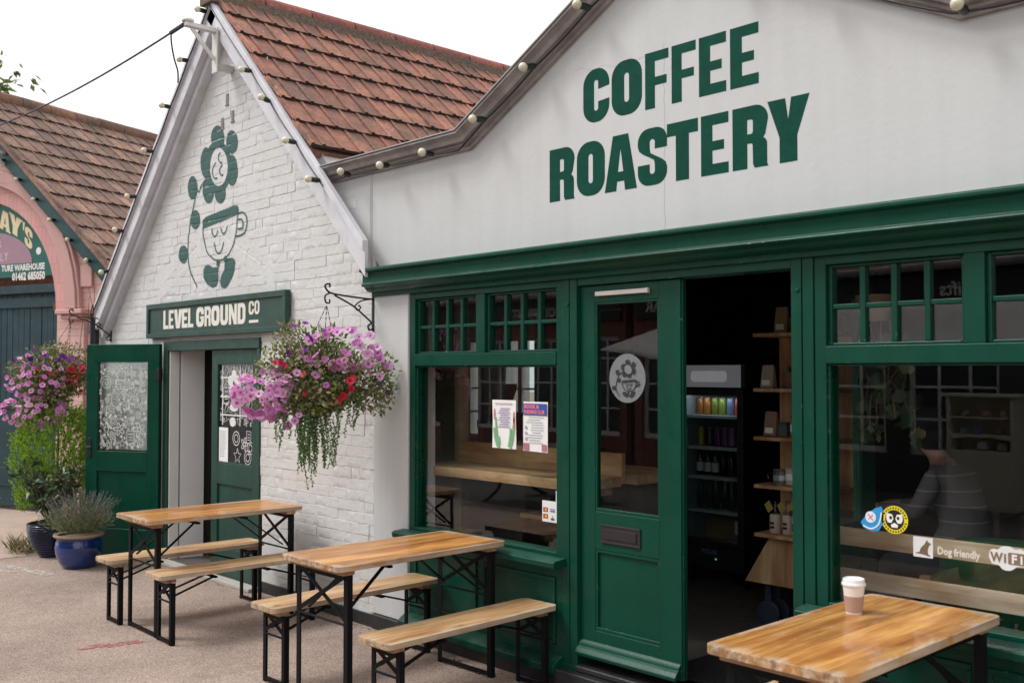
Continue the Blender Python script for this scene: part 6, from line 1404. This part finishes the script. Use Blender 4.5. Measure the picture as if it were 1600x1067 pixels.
for k in range(7):
    p = [Vector((rng.uniform(-.05, .1), rng.uniform(-.05, .05), 0))]
    for j in range(5): p.append(p[-1] + Vector((rng.uniform(-.05, .05), rng.uniform(-.03, .03), -rng.uniform(.06, .13))))
    st.tube(p, .003, 5, caps=False)
    for q in p[1:]:
        for j in range(2):
            d = rv(rng) + Vector((0, 0, -.3)); n = rv(rng) + Vector((0, -1, .2)); d.normalize(); s = d.cross(n).normalized(); l = rng.uniform(.05, .08)
            m.add([q, q + d * l * .3 + s * l * .55, q + d * l * .55 + s * l * .3, q + d * l * .8 + s * l * .45, q + d * l * 1.15, q + d * l * .8 - s * l * .45, q + d * l * .55 - s * l * .3, q + d * l * .3 - s * l * .55], [(0, 1, 2, 3, 4, 5, 6, 7)])
obj('leaves', m, leaf_dark, iv, fix=False); obj('stems', st, twig, iv); obj('pot', MB().lathe([(.06, 0), (.085, .12), (.08, .12), (.05, .02), (0, .02)], n=18), rim_clay, iv, smooth=40); obj('cord', MB().tube([(0, 0, .12), (0, 0, .85)], .004, 6), black_metal, iv)
# shelving glimpsed through the brick shop doorway
sd_ = thing('stock_shelves', 'dark shelving with pale goods inside the brick shop doorway', 'shelf', (-8.45, 1.1, .03))
obj('frame', MB().box(-.5, -.46, -.2, .2, 0, 2.0).box(.46, .5, -.2, .2, 0, 2.0), dark_wood, sd_)
for z in (.45, .85, 1.25, 1.65): obj('shelf', MB().box(-.459, .459, -.2, .2, z - .025, z), inner_wood, sd_)
for k, z in enumerate((.4505, .8505, 1.2505)):
    for i in range(5):
        t = thing('storage_jar', ORD[i] + ' lidded jar on the ' + ('lowest', 'second', 'third')[k] + ' shelf inside the brick shop doorway', 'jar', (-8.45 - .38 + i * .18, 1.05, .03 + z), 0, 'jars inside the brick shop'); obj('body', MB().lathe([(.05, 0), (.055, .01), (.055, .15), (.045, .17)], n=14), clear_glass if k else flat('jar_grey%d' % i, (.2, .19, .18)), t, smooth=40); obj('lid', MB().lathe([(.05, .1705), (.05, .195), (0, .2)], n=14), black_plastic, t, smooth=40)

# ================================================================== THE OTHER SIDE OF THE STREET (seen in the glass)
def terrace(name, label, x0, x1, wallm, sign, facem, roofm, sx=0.0):
    t = thing(name, label, 'building', ((x0 + x1) / 2, -9.6, 0)); X = -(x0 + x1) / 2
    n = max(2, round((x1 - x0) / 1.5)); bw = (x1 - x0) / n
    w = MB().box(x0 + X, x1 + X, -.35, -.05, 0, .55).box(x0 + X, x1 + X, -.35, -.05, 2.35, 3.15)
    for i in range(n + 1):
        x = x0 + X + i * bw; w.box(max(x - .16, x0 + X), min(x + .16, x1 + X), -.35, -.05, .55, 2.35)
    w.box(x0 + X, x1 + X, -5.0, -4.8, 0, 3.1)
    obj('wall', w, wallm, t)
    obj('fascia', MB().box(x0 + X + .05, x1 + X - .05, -.05, .02, 2.62, 3.08), facem, t)
    lm = MB(); text_mb(lm, sign, .26, lambda u, v, d: (u, .0215 + d, 2.74 + v), .006, align='CENTER')
    lm.v = [(sx + X - p[0], p[1], p[2]) for p in lm.v]; obj('sign_lettering', lm, white_paint, t)
    for i in range(n):
        a, b = x0 + X + i * bw + .16, x0 + X + (i + 1) * bw - .16; f = MB()
        f.box(a, a + .07, -.22, -.14, .55, 2.35).box(b - .07, b, -.22, -.14, .55, 2.35).box(a + .07, b - .07, -.22, -.14, 2.27, 2.35).box(a + .07, b - .07, -.22, -.14, .55, .63)
        for k in (1, 2): f.box(a + (b - a) * k / 3 - .02, a + (b - a) * k / 3 + .02, -.2, -.16, .63, 2.27)
        for z in (1.05, 1.5, 1.95): f.box(a + .07, b - .07, -.199, -.161, z - .018, z + .018)
        wf_ = obj('window_frame', f, white_paint, t); obj('window_pane', MB().box(a + .05, b - .05, -.19, -.185, .6, 2.3), flat('dark_pane', (.04, .05, .06), .1), wf_)
    r = MB().add([(x0 + X - .1, .22, 3.16), (x1 + X + .1, .22, 3.16), (x1 + X + .1, -2.6, 5.3), (x0 + X - .1, -2.6, 5.3), (x0 + X - .1, -5.2, 3.1), (x1 + X + .1, -5.2, 3.1)], [(0, 1, 2, 3), (3, 2, 5, 4)]); obj('roof', r, roofm, t)
    obj('gutter', MB().tube([(x0 + X, .24, 3.12), (x1 + X, .24, 3.12)], .06, 10), grey_trim, t)
brown_roof = M('far_tile_roof', (.24, .11, .07), .9, .35, 9, 30, .6)
blk = flat('black_fascia_paint', (.014, .013, .013), .4); 
dark_shopfront = M('dark_shopfront_paint', (.06, .055, .055), .5, .15)
terrace('terrace_shop', 'brick shop with a printing sign across the street, mirrored in the small-paned window', -19.0, -11.8, red_brick, 'CUSTOM PRINT', blk, brown_roof, -13.75)
terrace('terrace_shop', 'brick shop with black fascia across the street, mirrored in the glazed door', -11.6, -8.6, red_brick, 'SWEET BAR', blk, brown_roof, -10.6)
terrace('terrace_shop', 'dark painted gift shop across the street, mirrored in the right-hand window', -8.4, -.5, dark_shopfront, 'Gifts', blk, brown_roof, -5.9)
canvas_m, t__, b__, N__, L__ = nodes('cream_canvas'); b__.inputs[0].default_value = (.84, .82, .80, 1); b__.inputs['Roughness'].default_value = .9
tl_ = N__('ShaderNodeBsdfTranslucent'); tl_.inputs[0].default_value = (.86, .84, .81, 1); mx_ = N__('ShaderNodeMixShader'); mx_.inputs[0].default_value = .4; L__(b__.outputs[0], mx_.inputs[1]); L__(tl_.outputs[0], mx_.inputs[2]); L__(mx_.outputs[0], t__.nodes['Material Output'].inputs[0])
ss = thing('shade_sail', 'cream canvas shade sail on poles, mirrored in the shop windows', 'shade sail', (-5.3, -6.0, 0))
m = MB(); N1, N2 = 18, 8
for i in range(N1 + 1):
    for j in range(N2 + 1):
        u, v = i / N1, j / N2; sag = .22 * 4 * u * (1 - u) * (1 - v) * .5 + .15 * math.sin(math.pi * v) * math.sin(math.pi * u)
        m.v.append((-3.0 + 6.2 * u, .95 - 1.9 * v + .12 * math.sin(u * 6.28), 1.90 + .56 * v + .07 * math.cos(u * 9) * (1 - v) - sag * .8))
for i in range(N1):
    for j in range(N2): m.f.append((i * (N2 + 1) + j, (i + 1) * (N2 + 1) + j, (i + 1) * (N2 + 1) + j + 1, i * (N2 + 1) + j + 1)); m.m.append(0)
sc = obj('canvas', m, canvas_m, ss, smooth=60, fix=False); sc.modifiers.new('cloth', 'SOLIDIFY').thickness = .003
for (x, y, z) in ((-3.0, .95, 1.98), (3.2, .95, 1.92), (-3.0, -.95, 2.46), (3.2, -.95, 2.46)): obj('pole', MB().tube([(x, y, 0), (x, y, z)], .03, 10), steel_white, ss, smooth=50)
pb = thing('picnic_table', 'dark picnic table with curved iron legs across the street, mirrored in the window', 'table', (-9.6, -5.4, 0))
obj('tabletop', MB().box(-.8, .8, -.36, .36, .70, .74), dark_wood, pb, bevel=.005)
for s in (-1, 1): obj('seat', MB().box(-.8, .8, s * .62 - .13, s * .62 + .13, .42, .455), dark_wood, pb, bevel=.005)
for x in (-.55, .55):
    m = MB()
    for s in (-1, 1): m.tube(smoothpath([Vector((x, s * .10, .69)), Vector((x, s * .22, .40)), Vector((x, s * .30, .15)), Vector((x, s * .58, .0))], 5), .025, 8).tube(smoothpath([Vector((x, s * .62, .41)), Vector((x, s * .48, .28)), Vector((x, s * .26, .30))], 5), .02, 8)
    obj('iron_leg', m, black_iron, pb, smooth=60)
dr = thing('dresser', 'cream open dresser of ornaments standing across the street, mirrored in the right-hand window', 'dresser', (-5.28, -8.9, 0), R(180)); dr.scale = (1.25, 1, 1.03)
m = MB().box(-.33, -.29, -.18, .18, 0, 1.36).box(.29, .33, -.18, .18, 0, 1.36).box(-.29, .29, .15, .18, 0, 1.36).box(-.37, .37, -.22, .19, 1.3605, 1.40).box(-.29, .29, -.18, .15, 0, .70)
obj('carcass', m, cream_wood, dr, bevel=.004)
for z in (.90, 1.12): obj('shelf', MB().box(-.289, .289, -.17, .149, z - .02, z), cream_wood, dr)
ap = MB().prism([(-.289, .905), (-.289, .84), (-.2, .85), (-.1, .875), (0, .86), (.1, .875), (.2, .85), (.289, .84), (.289, .905)], lambda u, v, d: (u, d, v), -.182, -.172); obj('shaped_apron', ap, cream_wood, dr)
rng = random.Random(4)
for i, (x, z, s, c, lb) in enumerate(((-.2, 1.1205, .05, (.5, .45, .36), 'cream trinket house at the left of the top dresser shelf'), (-.02, 1.1205, .055, (.5, .3, .28), 'pink and cream jar in the middle of the top dresser shelf'), (.17, 1.1205, .05, (.45, .42, .38), 'pale lidded pot at the right of the top dresser shelf'), (-.16, .9005, .06, (.25, .18, .12), 'brown basket on the middle dresser shelf'), (.06, .9005, .055, (.12, .25, .5), 'blue and white cup on the middle dresser shelf'), (.19, .9005, .05, (.2, .4, .4), 'teal patterned jar on the middle dresser shelf'), (.0, .7005, .075, (.55, .54, .52), 'white ceramic jug in the bottom of the dresser'), (-.19, .7005, .07, (.45, .38, .28), 'stack of cream plates in the bottom of the dresser'))):
    t = thing('ornament', lb, 'ornament', (-5.28 - x * 1.25, -8.82, z * 1.03 + .002), 0, 'ornaments on the dresser'); obj('body', MB().lathe([(s * .6, 0), (s, s * .3), (s * .95, s * 1.1), (s * .5, s * 1.6)], n=16), flat('glaze_' + str(i), c, .25), t, smooth=40); obj('lid', MB().lathe([(s * .5, s * 1.61), (s * .3, s * 1.8), (s * .1, s * 2.0), (0, s * 2.05)], n=14), flat('glazelid_' + str(i), s3(c, .8)[:3], .25), t, smooth=40)

# dead leaves and grit gathered along the foot of the walls
lt_ = MB(); rng = random.Random(77)
for i in range(420):
    x = rng.uniform(-8.9, -3.0); y = -.03 - abs(rng.gauss(0, .09)) - (.06 if x > -5.3 else 0); p = Vector((x, y, .004 + rng.random() * .006)); leafquad(lt_, p, rv(rng) * Vector((1, 1, .15)), Vector((0, 0, 1)) + rv(rng) * .3, rng.uniform(.008, .03), rng.uniform(.006, .016))
lit = obj('leaf_litter', lt_, leafmat('dead_leaves', [(0, (.05, .03, .018, 1)), (.6, (.16, .09, .045, 1)), (1, (.28, .19, .10, 1))], .9, .05), fix=False); lit['kind'] = 'stuff'

for i, (x, z, h, cc, lb) in enumerate(((-3.42, 1.9505, .16, (.30, .20, .10), 'kraft paper coffee bag standing at the end of the top display shelf'), (-3.30, 1.9505, .17, (.05, .05, .05), 'black coffee bag on the top display shelf'), (-3.50, 1.3215, .15, (.25, .15, .10), 'brown coffee bag at the end of the middle display shelf'), (-3.52, 1.6165, .14, (.40, .34, .26), 'cream coffee bag at the end of the upper display shelf'))):
    t = thing('coffee_bag', lb, 'bag', (x, 1.43, z), 0, 'coffee bags on the display shelves')
    obj('bag', MB().prism([(-.045, 0), (.045, 0), (.042, h * .85), (.04, h), (-.04, h), (-.042, h * .85)], lambda u, v, d: (u, d * (1 - .75 * v / h), v), -.03, .03), flat('bag_paper_%d' % i, cc, .7), t, bevel=.006)
    obj('bag_label', MB().box(-.028, .028, -.0315, -.0302, h * .12, h * .34), paper, t)

for i, (x, y, z, r, h, cc, lb) in enumerate(((-3.33, 1.50, 1.6165, .045, .12, (.45, .40, .34), 'pale canister behind the coffee bags on the upper display shelf'), (-3.20, 1.44, 1.6165, .04, .16, (.10, .05, .03), 'dark brown canister on the upper display shelf'), (-3.33, 1.42, 1.3215, .03, .13, (.35, .18, .10), 'amber bottle-shaped canister on the middle display shelf'), (-3.15, 1.43, 1.9505, .05, .14, (.35, .30, .25), 'beige canister on the top display shelf'), (-3.45, 1.43, 1.0315, .035, .09, (.25, .25, .24), 'grey canister on the second display shelf'), (-3.38, 1.45, 1.0315, .032, .11, (.50, .46, .40), 'cream canister on the second display shelf'))):
    t = thing('canister', lb, 'canister', (x, y, z), 0, 'canisters on the display shelves')
    obj('body', MB().lathe([(r, 0), (r * 1.04, .004), (r * 1.04, h * .86), (r * .9, h * .88)], n=18), flat('canister_%d' % i, cc, .45), t, smooth=40); obj('lid', MB().lathe([(r * .98, h * .881), (r * .98, h), (0, h * 1.01)], n=18), flat('canister_lid_%d' % i, s3(cc, .55)[:3], .4), t, smooth=40)
    obj('label_band', MB().lathe([(r * 1.05, h * .25), (r * 1.05, h * .6)], n=18), paper, t, smooth=60)
